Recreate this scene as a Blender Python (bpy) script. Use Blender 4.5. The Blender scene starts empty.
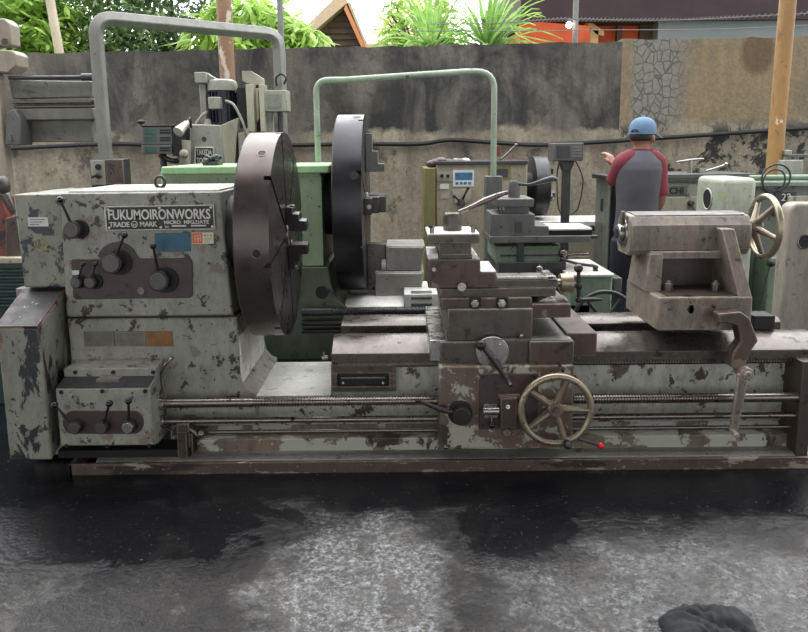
import bpy, bmesh, math, random
from mathutils import Vector, Matrix, Euler
random.seed(7)
R = math.radians
PI = math.pi
sc = bpy.context.scene
C = sc.collection

# ------------------------------------------------------------------ camera
F = 700.0; PPX, PPY = 404.0, 264.0
PITCH, ROLL, CH = R(9.5), R(-0.55), 1.535
cam_d = bpy.data.cameras.new('camera'); cam = bpy.data.objects.new('camera', cam_d); C.objects.link(cam)
CAMR = (Euler((R(90) - PITCH, 0, 0)).to_matrix() @ Matrix.Rotation(ROLL, 3, 'Z'))
cam.matrix_world = Matrix.Translation((0, 0, CH)) @ CAMR.to_4x4()
cam_d.sensor_width = 36; cam_d.lens = F / 808 * 36
cam_d.shift_y = -(316 - PPY) / 808
cam_d.clip_end = 300
sc.camera = cam
def ray(px, py): return CAMR @ Vector(((px - PPX) / F, -(py - PPY) / F, -1))
def W(px, py, Y):
    d = ray(px, py); t = Y / d.y
    return Vector((d.x * t, Y, CH + d.z * t))
def FL(px, py, z=0.0):
    d = ray(px, py); t = (z - CH) / d.z
    return Vector((d.x * t, d.y * t, z))

# ------------------------------------------------------------------ materials
def lin(c):
    c = [x / 255 for x in c]
    return tuple((x / 12.92 if x <= 0.04045 else ((x + 0.055) / 1.055) ** 2.4) for x in c) + (1,)
M = {}
class NG:
    def __init__(s, name):
        s.m = bpy.data.materials.new(name); s.m.use_nodes = True
        s.t = s.m.node_tree; s.n = s.t.nodes; s.l = s.t.links
        s.bs = s.n['Principled BSDF']
        s.co = s.n.new('ShaderNodeTexCoord').outputs['Object']
    def link(s, a, b): s.l.new(a, b)
    def mapping(s, scale=(1, 1, 1), loc=(0, 0, 0), src=None):
        m = s.n.new('ShaderNodeMapping'); m.inputs['Scale'].default_value = scale; m.inputs['Location'].default_value = loc
        s.link(src or s.co, m.inputs['Vector']); return m.outputs['Vector']
    def noise(s, scale, detail=6, rough=0.6, vec=None, dist=0):
        n = s.n.new('ShaderNodeTexNoise'); n.inputs['Scale'].default_value = scale; n.inputs['Detail'].default_value = detail
        n.inputs['Roughness'].default_value = rough; n.inputs['Distortion'].default_value = dist
        s.link(vec or s.co, n.inputs['Vector']); return n.outputs['Fac']
    def ramp(s, fac, a, b, va=0.0, vb=1.0):
        n = s.n.new('ShaderNodeMapRange'); n.inputs['From Min'].default_value = a; n.inputs['From Max'].default_value = b
        n.inputs['To Min'].default_value = va; n.inputs['To Max'].default_value = vb
        s.link(fac, n.inputs['Value']); return n.outputs['Result']
    def mix(s, fac, a, b, mode='MIX'):
        n = s.n.new('ShaderNodeMix'); n.data_type = 'RGBA'; n.blend_type = mode
        if hasattr(fac, 'node'): s.link(fac, n.inputs[0])
        else: n.inputs[0].default_value = fac
        for v, i in ((a, 6), (b, 7)):
            if hasattr(v, 'node'): s.link(v, n.inputs[i])
            else: n.inputs[i].default_value = v
        return n.outputs[2]
    def math(s, op, a, b=None):
        n = s.n.new('ShaderNodeMath'); n.operation = op
        for v, i in ((a, 0), (b, 1)):
            if v is None: continue
            if hasattr(v, 'node'): s.link(v, n.inputs[i])
            else: n.inputs[i].default_value = v
        return n.outputs[0]
    def sep(s, src=None):
        n = s.n.new('ShaderNodeSeparateXYZ'); s.link(src or s.co, n.inputs[0]); return n.outputs
    def bump(s, h, strength, dist=0.01):
        n = s.n.new('ShaderNodeBump'); n.inputs['Strength'].default_value = strength; n.inputs['Distance'].default_value = dist
        s.link(h, n.inputs['Height']); s.link(n.outputs[0], s.bs.inputs['Normal'])
    def out(s, col, rough, metal=0.0, spec=None):
        for v, k in ((col, 'Base Color'), (rough, 'Roughness'), (metal, 'Metallic'), (spec, 'Specular IOR Level')):
            if v is None: continue
            if hasattr(v, 'node'): s.link(v, s.bs.inputs[k])
            else: s.bs.inputs[k].default_value = v
        return s.m
def worn(name, base, chip=(45, 45, 45), amt=0.40, scale=9, rough=0.45, metal=0.0, var=0.35, fine=0.3, second=None, amt2=0.33, sc2=5, stretch=(1, 1, 1), bump=0.25, edge=None):
    """painted or bare metal with worn patches; amt is how much is chipped (0..1, noise threshold)"""
    g = NG(name)
    v = g.mapping(scale=stretch)
    big = g.noise(2.2, 4, 0.6, v)
    c = g.mix(g.ramp(big, 0.3, 0.7, 0, 1), lin(base), tuple(x * (1 - var) for x in lin(base)[:3]) + (1,))
    dirt = g.noise(23, 8, 0.75, g.mapping(scale=(1, 1, 0.35)))
    c = g.mix(g.ramp(dirt, 0.45, 0.8, 0, fine), c, lin((38, 32, 27)))
    if second:
        n2 = g.noise(sc2, 8, 0.62, g.mapping(scale=stretch, loc=(3.1, 7.7, 1.3)), 0.4)
        c = g.mix(g.ramp(n2, 1 - amt2 - 0.015, 1 - amt2 + 0.015), c, lin(second))
    n1 = g.noise(scale, 9, 0.66, g.mapping(scale=stretch, loc=(9.1, 2.7, 5.3)), 0.3)
    ch = g.ramp(n1, 1 - amt - 0.012, 1 - amt + 0.012)
    c = g.mix(ch, c, lin(chip))
    sp = g.noise(scale * 9, 4, 0.5); spf = g.ramp(sp, 0.69, 0.71)
    c = g.mix(spf, c, lin(chip))
    sp2 = g.noise(scale * 3.2, 5, 0.6, g.mapping(loc=(2.2, 6.1, 0.7))); c = g.mix(g.ramp(sp2, 0.655, 0.675), c, lin(chip))
    scr = g.noise(16, 6, 0.8, g.mapping(scale=(3, 3, 0.12), loc=(1, 4, 2))); c = g.mix(g.ramp(scr, 0.58, 0.8, 0, fine * .8), c, lin((60, 52, 44)))
    if edge:
        bv = g.n.new('ShaderNodeBevel'); bv.samples = 3; bv.inputs['Radius'].default_value = 0.012
        geo = g.n.new('ShaderNodeNewGeometry'); dp = g.n.new('ShaderNodeVectorMath'); dp.operation = 'DOT_PRODUCT'
        g.link(bv.outputs[0], dp.inputs[0]); g.link(geo.outputs['Normal'], dp.inputs[1])
        e = g.math('ADD', g.math('SUBTRACT', 1.0, dp.outputs['Value']), g.math('MULTIPLY', g.math('SUBTRACT', g.noise(26, 6, .7), .5), .28))
        c = g.mix(g.ramp(e, 0.05, 0.10, 0, .85), c, lin(edge))
    r = g.ramp(g.noise(14, 5), 0.3, 0.7, max(0.05, rough - 0.12), min(1, rough + 0.15))
    g.bump(g.math('ADD', g.math('MULTIPLY', ch, -0.6), g.noise(60, 3)), bump, 0.004)
    M[name] = g.out(c, r, metal); return M[name]
def plain(name, base, rough=0.5, metal=0.0, var=0.15, scale=12, bump=0.0):
    g = NG(name)
    c = g.mix(g.ramp(g.noise(scale, 5), 0.35, 0.65), lin(base), tuple(x * (1 - var) for x in lin(base)[:3]) + (1,))
    if bump: g.bump(g.noise(scale * 5, 4), bump, 0.01)
    M[name] = g.out(c, rough, metal); return M[name]

worn('paint_grey', (160, 160, 148), (54, 50, 46), amt=0.41, scale=15, second=(124, 112, 98), amt2=0.38, sc2=7, fine=0.5, edge=(86, 72, 62))
worn('paint_cover', (146, 147, 132), (50, 55, 60), amt=0.45, scale=7, second=(122, 92, 74), amt2=0.33, sc2=9, fine=0.5, edge=(96, 70, 58))
worn('paint_guard', (152, 154, 140), (42, 46, 48), amt=0.485, scale=5, second=(118, 84, 66), amt2=0.40, sc2=6, fine=0.45, stretch=(1.6, 1.6, 0.7), edge=(122, 84, 70))
worn('guard_top', (44, 42, 42), (124, 122, 110), amt=0.36, scale=5, second=(92, 56, 46), amt2=0.36, rough=0.55, edge=(128, 72, 56))
worn('paint_bed', (184, 185, 172), (64, 52, 44), amt=0.41, scale=10, second=(86, 76, 64), amt2=0.38, sc2=6, fine=0.6)
worn('paint_low', (122, 112, 96), (164, 166, 152), amt=0.49, scale=5, second=(56, 46, 40), amt2=0.40, sc2=4, fine=0.7, rough=0.4)
worn('oily_steel', (92, 86, 80), (58, 52, 48), amt=0.38, scale=12, rough=0.36, metal=0.5, fine=0.5, edge=(150, 144, 134))
worn('brown_steel', (86, 74, 64), (44, 36, 32), amt=0.39, scale=10, rough=0.40, metal=0.3, fine=0.6, second=(118, 106, 92), amt2=0.38, edge=(146, 136, 122))
worn('apron_paint', (112, 96, 82), (158, 156, 142), amt=0.45, scale=6, second=(52, 42, 34), amt2=0.40, sc2=5, rough=0.42, fine=0.6, edge=(130, 118, 102))
worn('rust_base', (92, 78, 68), (146, 134, 122), amt=0.42, scale=12, second=(44, 36, 32), amt2=0.40, sc2=5, rough=0.4, fine=0.6, stretch=(0.4, 1, 1.5))
worn('bright_steel', (168, 166, 162), (84, 78, 72), amt=0.33, scale=12, rough=0.24, metal=0.85, var=0.25, fine=0.3, bump=0.1)
worn('way_steel', (92, 86, 80), (50, 44, 40), amt=0.34, scale=5, rough=0.26, metal=0.55, var=0.3, fine=0.3, stretch=(0.3, 1, 1), bump=0.08)
worn('rod_steel', (136, 128, 122), (58, 50, 46), amt=0.32, scale=5, rough=0.26, metal=0.85, fine=0.3, stretch=(0.3, 1, 1), bump=0.1)
worn('gap_steel', (236, 234, 228), (120, 112, 102), amt=0.30, scale=14, rough=0.34, metal=0.1, fine=0.3, stretch=(1, 3, 1), bump=0.08)
worn('brass', (166, 154, 132), (104, 94, 76), amt=0.36, scale=12, rough=0.3, metal=0.7, fine=0.25, bump=0.08)
worn('wheel_spoke', (138, 128, 108), (66, 58, 48), amt=0.36, scale=16, rough=0.38, metal=0.5, fine=0.4)
worn('tail_paint', (132, 124, 110), (58, 50, 44), amt=0.38, scale=12, second=(104, 92, 80), amt2=0.40, sc2=8, fine=0.9, rough=0.42, edge=(176, 168, 152))
worn('tail_dark', (70, 60, 52), (34, 28, 26), amt=0.38, scale=12, rough=0.4, fine=0.5)
plain('black_knob', (16, 16, 18), 0.16)
plain('dark_hub', (50, 46, 44), 0.35, 0.3, 0.3)
plain('grey_hub', (88, 86, 82), 0.4, 0.4, 0.3)
worn('panel_brown', (74, 60, 58), (50, 38, 36), amt=0.40, scale=8, rough=0.45, fine=0.3)
plain('slot_dark', (14, 13, 14), 0.6)
plain('plate_black', (46, 46, 46), 0.45, 0.2, 0.3)
plain('plate_silver', (196, 194, 184), 0.38, 0.4, 0.2, 30)
plain('plate_worn', (128, 124, 116), 0.5, 0.3, 0.3, 20)
plain('plate_bronze', (140, 102, 58), 0.5, 0.2, 0.3, 20)
plain('blue_plate', (32, 90, 112), 0.4, 0, 0.25, 16)
plain('orange_print', (226, 112, 74), 0.6)
plain('cream_paper', (226, 220, 190), 0.6)
plain('white_paper', (206, 208, 204), 0.6)
plain('yellow_chalk', (168, 164, 96), 0.8)
plain('red_knob', (214, 34, 40), 0.25)
worn('green_paint', (144, 166, 134), (46, 62, 44), amt=0.33, scale=12, fine=0.3, rough=0.4, var=0.2)
worn('green_bright', (156, 200, 144), (84, 104, 78), amt=0.31, scale=14, fine=0.2, rough=0.4, var=0.15)
worn('green_dark', (88, 100, 82), (34, 36, 30), amt=0.40, scale=8, fine=0.6, rough=0.4)
worn('green_pale', (122, 142, 122), (40, 46, 40), amt=0.34, scale=10, fine=0.4)
worn('pale_machine', (152, 158, 144), (96, 98, 88), amt=0.34, scale=10, fine=0.5)
worn('cast_grey', (138, 136, 130), (80, 78, 74), amt=0.36, scale=9, rough=0.4, metal=0.2, fine=0.5, edge=(190, 188, 180))
worn('mint', (172, 180, 162), (112, 112, 94), amt=0.36, scale=10, fine=0.5, second=(146, 152, 122), amt2=0.36, edge=(190, 196, 176))
worn('slate', (98, 98, 97), (54, 54, 54), amt=0.35, scale=10, rough=0.45, metal=0.2, fine=0.4)
worn('slate_dark', (62, 62, 64), (34, 34, 36), amt=0.36, scale=8, rough=0.4, metal=0.3, fine=0.4)
worn('beige_paint', (156, 148, 128), (92, 80, 60), amt=0.34, scale=10, fine=0.4)
worn('olive', (118, 116, 68), (70, 66, 34), amt=0.34, scale=8, fine=0.4)
worn('cream_metal', (166, 162, 146), (112, 104, 86), amt=0.33, scale=10, fine=0.3)
worn('mill_grey', (152, 152, 140), (80, 82, 76), amt=0.34, scale=14, fine=0.3)
worn('frame_grey', (126, 127, 120), (80, 82, 78), amt=0.34, scale=9, fine=0.45)
worn('hoop_green', (150, 164, 144), (70, 84, 66), amt=0.36, scale=12, fine=0.3, rough=0.35)
worn('olive_grey', (104, 108, 100), (48, 52, 48), amt=0.36, scale=7, fine=0.4, stretch=(1, 1, 0.4))
worn('stone_paint', (150, 144, 130), (110, 104, 92), amt=0.36, scale=6, fine=0.55, stretch=(2, 2, 0.5))
worn('rust_pipe', (150, 116, 88), (186, 176, 160), amt=0.42, scale=8, second=(104, 68, 48), amt2=0.42, fine=0.3, stretch=(1, 1, 0.3), rough=0.6)
worn('yellow_pole', (172, 132, 80), (120, 82, 46), amt=0.38, scale=12, second=(206, 186, 150), amt2=0.36, fine=0.35, stretch=(1, 1, 0.5), rough=0.6)
worn('bamboo', (196, 184, 160), (120, 104, 84), amt=0.33, scale=8, fine=0.2, rough=0.7)
worn('left_beige', (152, 144, 128), (128, 112, 92), amt=0.32, scale=6, fine=0.4)
worn('left_grey', (112, 112, 104), (66, 66, 62), amt=0.36, scale=6, fine=0.5, stretch=(0.5, 1, 1.5))
worn('red_dark', (120, 52, 44), (46, 34, 32), amt=0.42, scale=8, fine=0.5)
plain('teal', (26, 56, 54), 0.4, 0, 0.3)
plain('black_rubber', (20, 22, 24), 0.5, 0, 0.3)
plain('dro_face', (92, 96, 94), 0.4, 0, 0.2)
plain('dro_screen', (48, 84, 76), 0.25, 0, 0.15)
plain('motor_blue', (32, 36, 46), 0.3, 0.2, 0.3)
plain('concrete_post', (128, 128, 124), 0.8, 0, 0.25, 20)
plain('skin', (140, 96, 76), 0.5, 0, 0.15)
plain('shirt_grey', (78, 78, 84), 0.85, 0, 0.2, 6, 0.2)
plain('shirt_maroon', (116, 44, 54), 0.85, 0, 0.2, 6, 0.2)
plain('trousers', (24, 26, 36), 0.85, 0, 0.25, 6, 0.2)
plain('cap_blue', (92, 120, 148), 0.8, 0, 0.2, 14, 0.15)
plain('hair', (18, 16, 15), 0.6)
plain('shoe', (30, 28, 28), 0.6)
plain('cloth_black', (24, 27, 32), 0.8, 0, 0.4, 9, 0.4)
plain('blue_print', (58, 118, 160), 0.5, 0, 0.6, 60)

def plate_mat(name, centre, base, rough):
    g = NG(name)
    v = g.mapping(loc=tuple(-c for c in centre))
    w = g.n.new('ShaderNodeTexWave'); w.wave_type = 'RINGS'; w.rings_direction = 'X'
    w.inputs['Scale'].default_value = 9; w.inputs['Distortion'].default_value = 0.6; w.inputs['Detail'].default_value = 2
    g.link(v, w.inputs['Vector'])
    c = g.mix(g.ramp(g.noise(4, 6), 0.3, 0.7), lin(base), tuple(x * 0.5 for x in lin(base)[:3]) + (1,))
    c = g.mix(g.ramp(w.outputs['Fac'], 0.9, 1.0, 0, 0.25), c, lin((140, 130, 122)))
    g.bump(w.outputs['Fac'], 0.2, 0.003)
    M[name] = g.out(c, g.ramp(g.noise(6, 4), 0.3, 0.7, rough - 0.08, rough + 0.12), 0.6)

# ------------------------------------------------------------------ mesh kit
class MB:
    def __init__(s): s.b = bmesh.new()
    def faces(s, vs, fs):
        v = [s.b.verts.new(p) for p in vs]
        for f in fs:
            try: s.b.faces.new([v[i] for i in f])
            except ValueError: pass
        return v
    def box(s, x0, x1, y0, y1, z0, z1):
        if x0 > x1: x0, x1 = x1, x0
        if y0 > y1: y0, y1 = y1, y0
        if z0 > z1: z0, z1 = z1, z0
        s.faces([(x0, y0, z0), (x1, y0, z0), (x1, y1, z0), (x0, y1, z0), (x0, y0, z1), (x1, y0, z1), (x1, y1, z1), (x0, y1, z1)],
                [(0, 3, 2, 1), (4, 5, 6, 7), (0, 1, 5, 4), (1, 2, 6, 5), (2, 3, 7, 6), (3, 0, 4, 7)])
        return s
    def pbox(s, x0, y0, x1, y1, Y0, Y1):
        xm, ym = (x0 + x1) / 2, (y0 + y1) / 2
        return s.box(W(x0, ym, Y0).x, W(x1, ym, Y0).x, Y0, Y1, W(xm, y1, Y0).z, W(xm, y0, Y0).z)
    def prism(s, pts, d):
        """closed polygon pts (3-D) extruded by vector d"""
        d = Vector(d); n = len(pts); pts = [Vector(p) for p in pts]
        s.faces(pts + [p + d for p in pts], [tuple(range(n)), tuple(range(2 * n - 1, n - 1, -1))] + [(i, i + n, (i + 1) % n + n, (i + 1) % n) for i in range(n)])
        return s
    def ppoly(s, pts, Y0, Y1): return s.prism([W(x, y, Y0) for x, y in pts], (0, Y1 - Y0, 0))
    def xprof(s, prof, x0, x1): return s.prism([(x0, y, z) for y, z in prof], (x1 - x0, 0, 0))
    def frame(s, ax):
        ax = Vector(ax).normalized(); up = Vector((0, 0, 1)) if abs(ax.z) < 0.9 else Vector((1, 0, 0))
        u = ax.cross(up).normalized(); return ax, u, ax.cross(u).normalized()
    def rev(s, c, ax, prof, seg=32, closed=True):
        """revolve (t, r) pairs about axis ax through c"""
        ax, u, v = s.frame(ax); c = Vector(c); rings = []
        for t, r in prof:
            rings.append([s.b.verts.new(c + ax * t + (u * math.cos(2 * PI * i / seg) + v * math.sin(2 * PI * i / seg)) * r) for i in range(seg)])
        for a, b in zip(rings, rings[1:]):
            for i in range(seg): s.b.faces.new((a[i], a[(i + 1) % seg], b[(i + 1) % seg], b[i]))
        if closed:
            s.b.faces.new(rings[0]); s.b.faces.new(list(reversed(rings[-1])))
        return s
    def cyl(s, p0, p1, r0, r1=None, seg=20):
        p0, p1 = Vector(p0), Vector(p1); r1 = r0 if r1 is None else r1
        return s.rev(p0, p1 - p0, [(0, r0), ((p1 - p0).length, r1)], seg)
    def ball(s, c, r, seg=14, sz=(1, 1, 1)):
        n = 8; c = Vector(c); rings = []
        top = s.b.verts.new(c + Vector((0, 0, r * sz[2]))); bot = s.b.verts.new(c - Vector((0, 0, r * sz[2])))
        for k in range(1, n):
            a = PI * k / n
            rings.append([s.b.verts.new(c + Vector((r * sz[0] * math.sin(a) * math.cos(2 * PI * i / seg), r * sz[1] * math.sin(a) * math.sin(2 * PI * i / seg), r * sz[2] * math.cos(a)))) for i in range(seg)])
        for i in range(seg):
            s.b.faces.new((top, rings[0][i], rings[0][(i + 1) % seg])); s.b.faces.new((bot, rings[-1][(i + 1) % seg], rings[-1][i]))
        for a, b in zip(rings, rings[1:]):
            for i in range(seg): s.b.faces.new((a[i], b[i], b[(i + 1) % seg], a[(i + 1) % seg]))
        return s
    def tube(s, pts, r, seg=12, sub=0, cap=True, shape=None):
        pts = [Vector(p) for p in pts]
        if sub:
            out = []
            for i in range(len(pts) - 1):
                p0, p1, p2, p3 = pts[max(i - 1, 0)], pts[i], pts[i + 1], pts[min(i + 2, len(pts) - 1)]
                for k in range(sub):
                    t = k / sub
                    out.append(0.5 * ((2 * p1) + (p2 - p0) * t + (2 * p0 - 5 * p1 + 4 * p2 - p3) * t * t + (3 * p1 - p0 - 3 * p2 + p3) * t ** 3))
            pts = out + [pts[-1]]
        rr = r if isinstance(r, (list, tuple)) else [r] * len(pts)
        if len(rr) != len(pts): rr = [rr[min(int(i / max(len(pts) - 1, 1) * (len(rr) - 1)), len(rr) - 2)] * (1 - (i / (len(pts) - 1) * (len(rr) - 1) - min(int(i / (len(pts) - 1) * (len(rr) - 1)), len(rr) - 2))) + rr[min(int(i / (len(pts) - 1) * (len(rr) - 1)), len(rr) - 2) + 1] * (i / (len(pts) - 1) * (len(rr) - 1) - min(int(i / (len(pts) - 1) * (len(rr) - 1)), len(rr) - 2)) for i in range(len(pts))]
        t = (pts[1] - pts[0]).normalized(); ax, u, v = s.frame(t); rings = []
        for i, p in enumerate(pts):
            a = pts[max(i - 1, 0)]; b = pts[min(i + 1, len(pts) - 1)]; t = (b - a).normalized()
            u = (u - t * u.dot(t)).normalized(); v = t.cross(u)
            if shape == 'sq': rings.append([s.b.verts.new(p + (u * cu + v * cv) * rr[i]) for cu, cv in ((1, 1), (-1, 1), (-1, -1), (1, -1))])
            else: rings.append([s.b.verts.new(p + (u * math.cos(2 * PI * k / seg) + v * math.sin(2 * PI * k / seg)) * rr[i]) for k in range(seg)])
        n = len(rings[0])
        for a, b in zip(rings, rings[1:]):
            for i in range(n): s.b.faces.new((a[i], a[(i + 1) % n], b[(i + 1) % n], b[i]))
        if cap: s.b.faces.new(rings[0]); s.b.faces.new(list(reversed(rings[-1])))
        return s
    def torus(s, c, ax, Rr, r, seg=48, rs=12, sq=1.0):
        ax, u, v = s.frame(ax); c = Vector(c); rings = []
        for i in range(seg):
            a = 2 * PI * i / seg; d = u * math.cos(a) + v * math.sin(a)
            rings.append([s.b.verts.new(c + d * (Rr + r * math.cos(2 * PI * k / rs)) + ax * r * sq * math.sin(2 * PI * k / rs)) for k in range(rs)])
        for i in range(seg):
            a, b = rings[i], rings[(i + 1) % seg]
            for k in range(rs): s.b.faces.new((a[k], a[(k + 1) % rs], b[(k + 1) % rs], b[k]))
        return s
    def loft(s, rings, cap=True):
        rr = [[s.b.verts.new(p) for p in r] for r in rings]; n = len(rr[0])
        for a, b in zip(rr, rr[1:]):
            for i in range(n): s.b.faces.new((a[i], a[(i + 1) % n], b[(i + 1) % n], b[i]))
        if cap: s.b.faces.new(rr[0]); s.b.faces.new(list(reversed(rr[-1])))
        return s
    def build(s, name, mat, parent=None, bev=0.0, seg=2, ang=35, smooth=True, mats=None):
        bmesh.ops.recalc_face_normals(s.b, faces=s.b.faces)
        off = Vector((0, 0, 0)); p = parent
        while p is not None: off += p.location; p = p.parent
        for v in s.b.verts: v.co -= off
        me = bpy.data.meshes.new(name); s.b.to_mesh(me); s.b.free()
        o = bpy.data.objects.new(name, me); C.objects.link(o)
        if parent: o.parent = parent
        me.materials.append(M[mat] if isinstance(mat, str) else mat)
        if smooth:
            me.polygons.foreach_set('use_smooth', [True] * len(me.polygons)); me.set_sharp_from_angle(angle=R(ang))
        if bev:
            b = o.modifiers.new('bevel', 'BEVEL'); b.width = bev; b.segments = seg; b.limit_method = 'ANGLE'; b.angle_limit = R(40)
        return o
    def each(s, name, mat, parent=None, bev=0.0):
        """one object per separate piece (touching shells stay together)"""
        b = s.b; b.verts.index_update(); seen = {}; isl = []
        for v in b.verts:
            if v in seen: continue
            st = [v]; seen[v] = 1; cur = []
            while st:
                a = st.pop(); cur.append(a)
                for e in a.link_edges:
                    c = e.other_vert(a)
                    if c not in seen: seen[c] = 1; st.append(c)
            lo = [min(p.co[i] for p in cur) - .001 for i in range(3)]; hi = [max(p.co[i] for p in cur) + .001 for i in range(3)]
            isl.append([cur, lo, hi])
        i = 0
        while i < len(isl):
            j = i + 1; hit = False
            while j < len(isl):
                A, B = isl[i], isl[j]
                if all(A[1][k] <= B[2][k] and B[1][k] <= A[2][k] for k in range(3)):
                    isl[i] = [A[0] + B[0], [min(a, c) for a, c in zip(A[1], B[1])], [max(a, c) for a, c in zip(A[2], B[2])]]; isl.pop(j); hit = True
                else: j += 1
            if not hit: i += 1
        out = []
        for cur, lo, hi in isl:
            n = MB(); mp = {v: n.b.verts.new(v.co) for v in cur}
            for f in {f for v in cur for f in v.link_faces}: n.b.faces.new([mp[v] for v in f.verts])
            out.append(n.build(name, mat, parent, bev))
        b.free(); return out
def tag(o, label=None, cat=None, group=None, kind=None):
    for k, v in (('label', label), ('category', cat), ('group', group), ('kind', kind)):
        if v: o[k] = v
    return o
def thing(name, loc, label, cat, group=None):
    o = bpy.data.objects.new(name, None); C.objects.link(o); o.location = loc; o.empty_display_size = 0.1
    return tag(o, label, cat, group)
def text(s, px, py, Y, h, mat, parent, name='lettering', wfit=None, extrude=0.002, bold=0.0, align='LEFT'):
    """raised letters facing the camera side; (px, py) is the lower-left corner, h the capital height in metres"""
    c = bpy.data.curves.new(name, 'FONT'); c.body = s; c.size = h / 0.70; c.extrude = extrude; c.offset = bold; c.align_x = align
    o = bpy.data.objects.new(name, c); C.objects.link(o)
    bpy.context.view_layer.update()
    me = bpy.data.meshes.new_from_object(o.evaluated_get(bpy.context.evaluated_depsgraph_get()))
    bpy.data.objects.remove(o)
    w = max(v.co.x for v in me.vertices) - min(v.co.x for v in me.vertices); k = (wfit / w) if wfit else 1
    p = W(px, py, Y); off = Vector((0, 0, 0)); q = parent
    while q is not None: off += q.location; q = q.parent
    for v in me.vertices:
        x, y, z = v.co; v.co = Vector((p.x + x * k, p.y - z, p.z + y)) - off
    me.materials.clear(); me.materials.append(M[mat])
    ob = bpy.data.objects.new(name, me); C.objects.link(ob); ob.parent = parent
    return ob
# ================================================================== setting
def floor_mat():
    g = NG('oily_floor')
    big = g.noise(0.9, 5, 0.6, g.mapping(loc=(4.2, 1.1, 0)), 0.5)
    mid = g.noise(3.5, 9, 0.7, None, 0.6)
    c = g.mix(g.ramp(mid, 0.38, 0.66), lin((28, 26, 25)), lin((58, 54, 50)))
    c = g.mix(g.ramp(big, 0.42, 0.6), c, lin((34, 33, 34)))
    patch = g.ramp(g.noise(5, 10, 0.72, g.mapping(loc=(1.2, 8.8, 0)), 0.8), 0.54, 0.60)
    c = g.mix(g.math('MULTIPLY', patch, 0.35), c, lin((120, 118, 112)))
    # worn concrete in two areas, painted sky reflection in the left, oily grime around
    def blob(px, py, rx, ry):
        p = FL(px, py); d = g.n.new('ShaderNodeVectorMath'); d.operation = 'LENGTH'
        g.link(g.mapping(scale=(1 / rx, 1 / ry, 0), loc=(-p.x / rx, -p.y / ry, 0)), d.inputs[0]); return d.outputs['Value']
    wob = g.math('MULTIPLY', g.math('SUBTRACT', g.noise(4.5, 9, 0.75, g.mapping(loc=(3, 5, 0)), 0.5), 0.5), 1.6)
    worn_glare = g.ramp(g.math('ADD', blob(352, 588, .36, .60), wob), 0.72, 1.08, 1, 0)
    worn_glare = g.math('MAXIMUM', worn_glare, g.ramp(g.math('ADD', blob(690, 590, .78, .34), wob), 0.70, 1.10, .62, 0))
    c = g.mix(g.math('MULTIPLY', worn_glare, 0.85), c, g.mix(g.ramp(g.noise(9, 9, 0.75, None, .5), .35, .65), lin((38, 35, 32)), lin((92, 87, 80))))
    glints = g.math('MULTIPLY', g.math('MULTIPLY', worn_glare, g.ramp(g.noise(5.5, 9, .75, g.mapping(loc=(2, 7, 0)), .6), .42, .54, .15, 1)), g.ramp(g.noise(42, 10, 0.85, g.mapping(loc=(4, 9, 0)), .2), 0.46, 0.66))
    c = g.mix(g.math('MULTIPLY', glints, 0.9), c, lin((205, 210, 212)))  # pale specks painted as wet glints
    dots = g.math('MULTIPLY', g.ramp(g.noise(42, 6, 0.75, g.mapping(loc=(7, 1, 0))), 0.50, 0.56), g.ramp(g.noise(7, 6, .7, g.mapping(loc=(7, 3, 0))), .38, .6, .35, 1))
    c = g.mix(g.math('MULTIPLY', dots, 0.75), c, lin((24, 24, 26)))
    # oily concrete along and under the machine, with its dark reflection painted in
    s = g.sep()
    edge = g.math('ADD', s[1], g.math('MULTIPLY', g.math('SUBTRACT', g.noise(1.6, 6, 0.6), 0.5), 1.1))
    oil_refl = g.ramp(edge, 2.52, 2.80)
    wob2 = g.math('MULTIPLY', g.math('SUBTRACT', g.noise(3.2, 8, 0.7, g.mapping(loc=(8, 2, 0)), 0.4), 0.5), 1.1)
    d2 = g.math('MINIMUM', blob(510, 520, .34, .36), blob(110, 520, .95, .42))  # painted dark reflections of the tool post and the headstock
    oil_refl = g.math('MAXIMUM', oil_refl, g.ramp(g.math('ADD', d2, wob2), .75, 1.15, .95, 0))
    c = g.mix(g.math('MULTIPLY', oil_refl, 0.93), c, lin((13, 14, 18)))
    spk = g.ramp(g.noise(70, 3, 0.6), 0.66, 0.70)
    c = g.mix(g.math('MULTIPLY', spk, 0.22), c, lin((170, 168, 160)))
    spk2 = g.ramp(g.noise(48, 4, 0.6, g.mapping(loc=(5, 3, 0))), 0.67, 0.70)
    c = g.mix(g.math('MULTIPLY', spk2, 0.8), c, lin((18, 18, 20)))
    r = g.ramp(g.noise(6, 8, 0.7, None, 0.4), 0.35, 0.68, 0.26, 0.44)
    r = g.mix(worn_glare, r, (.22, .22, .22, 1))
    r = g.mix(oil_refl, r, (0.13, 0.13, 0.13, 1))
    h = g.math('ADD', g.noise(40, 6, 0.7), g.math('MULTIPLY', g.noise(7, 6, 0.6), 1.6))
    g.bump(g.math('MULTIPLY', h, g.ramp(oil_refl, 0, 1, 1, .12)), 1.0, 0.014)
    M['floor'] = g.out(c, r, 0.0, g.mix(oil_refl, g.mix(worn_glare, (.4, .4, .4, 1), (1, 1, 1, 1)), (.32, .32, .32, 1)))
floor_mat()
m = MB(); m.box(-8, 8, -3.0, 7.6, -0.1, 0); o = m.build('floor', 'floor'); tag(o, kind='structure')

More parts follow.
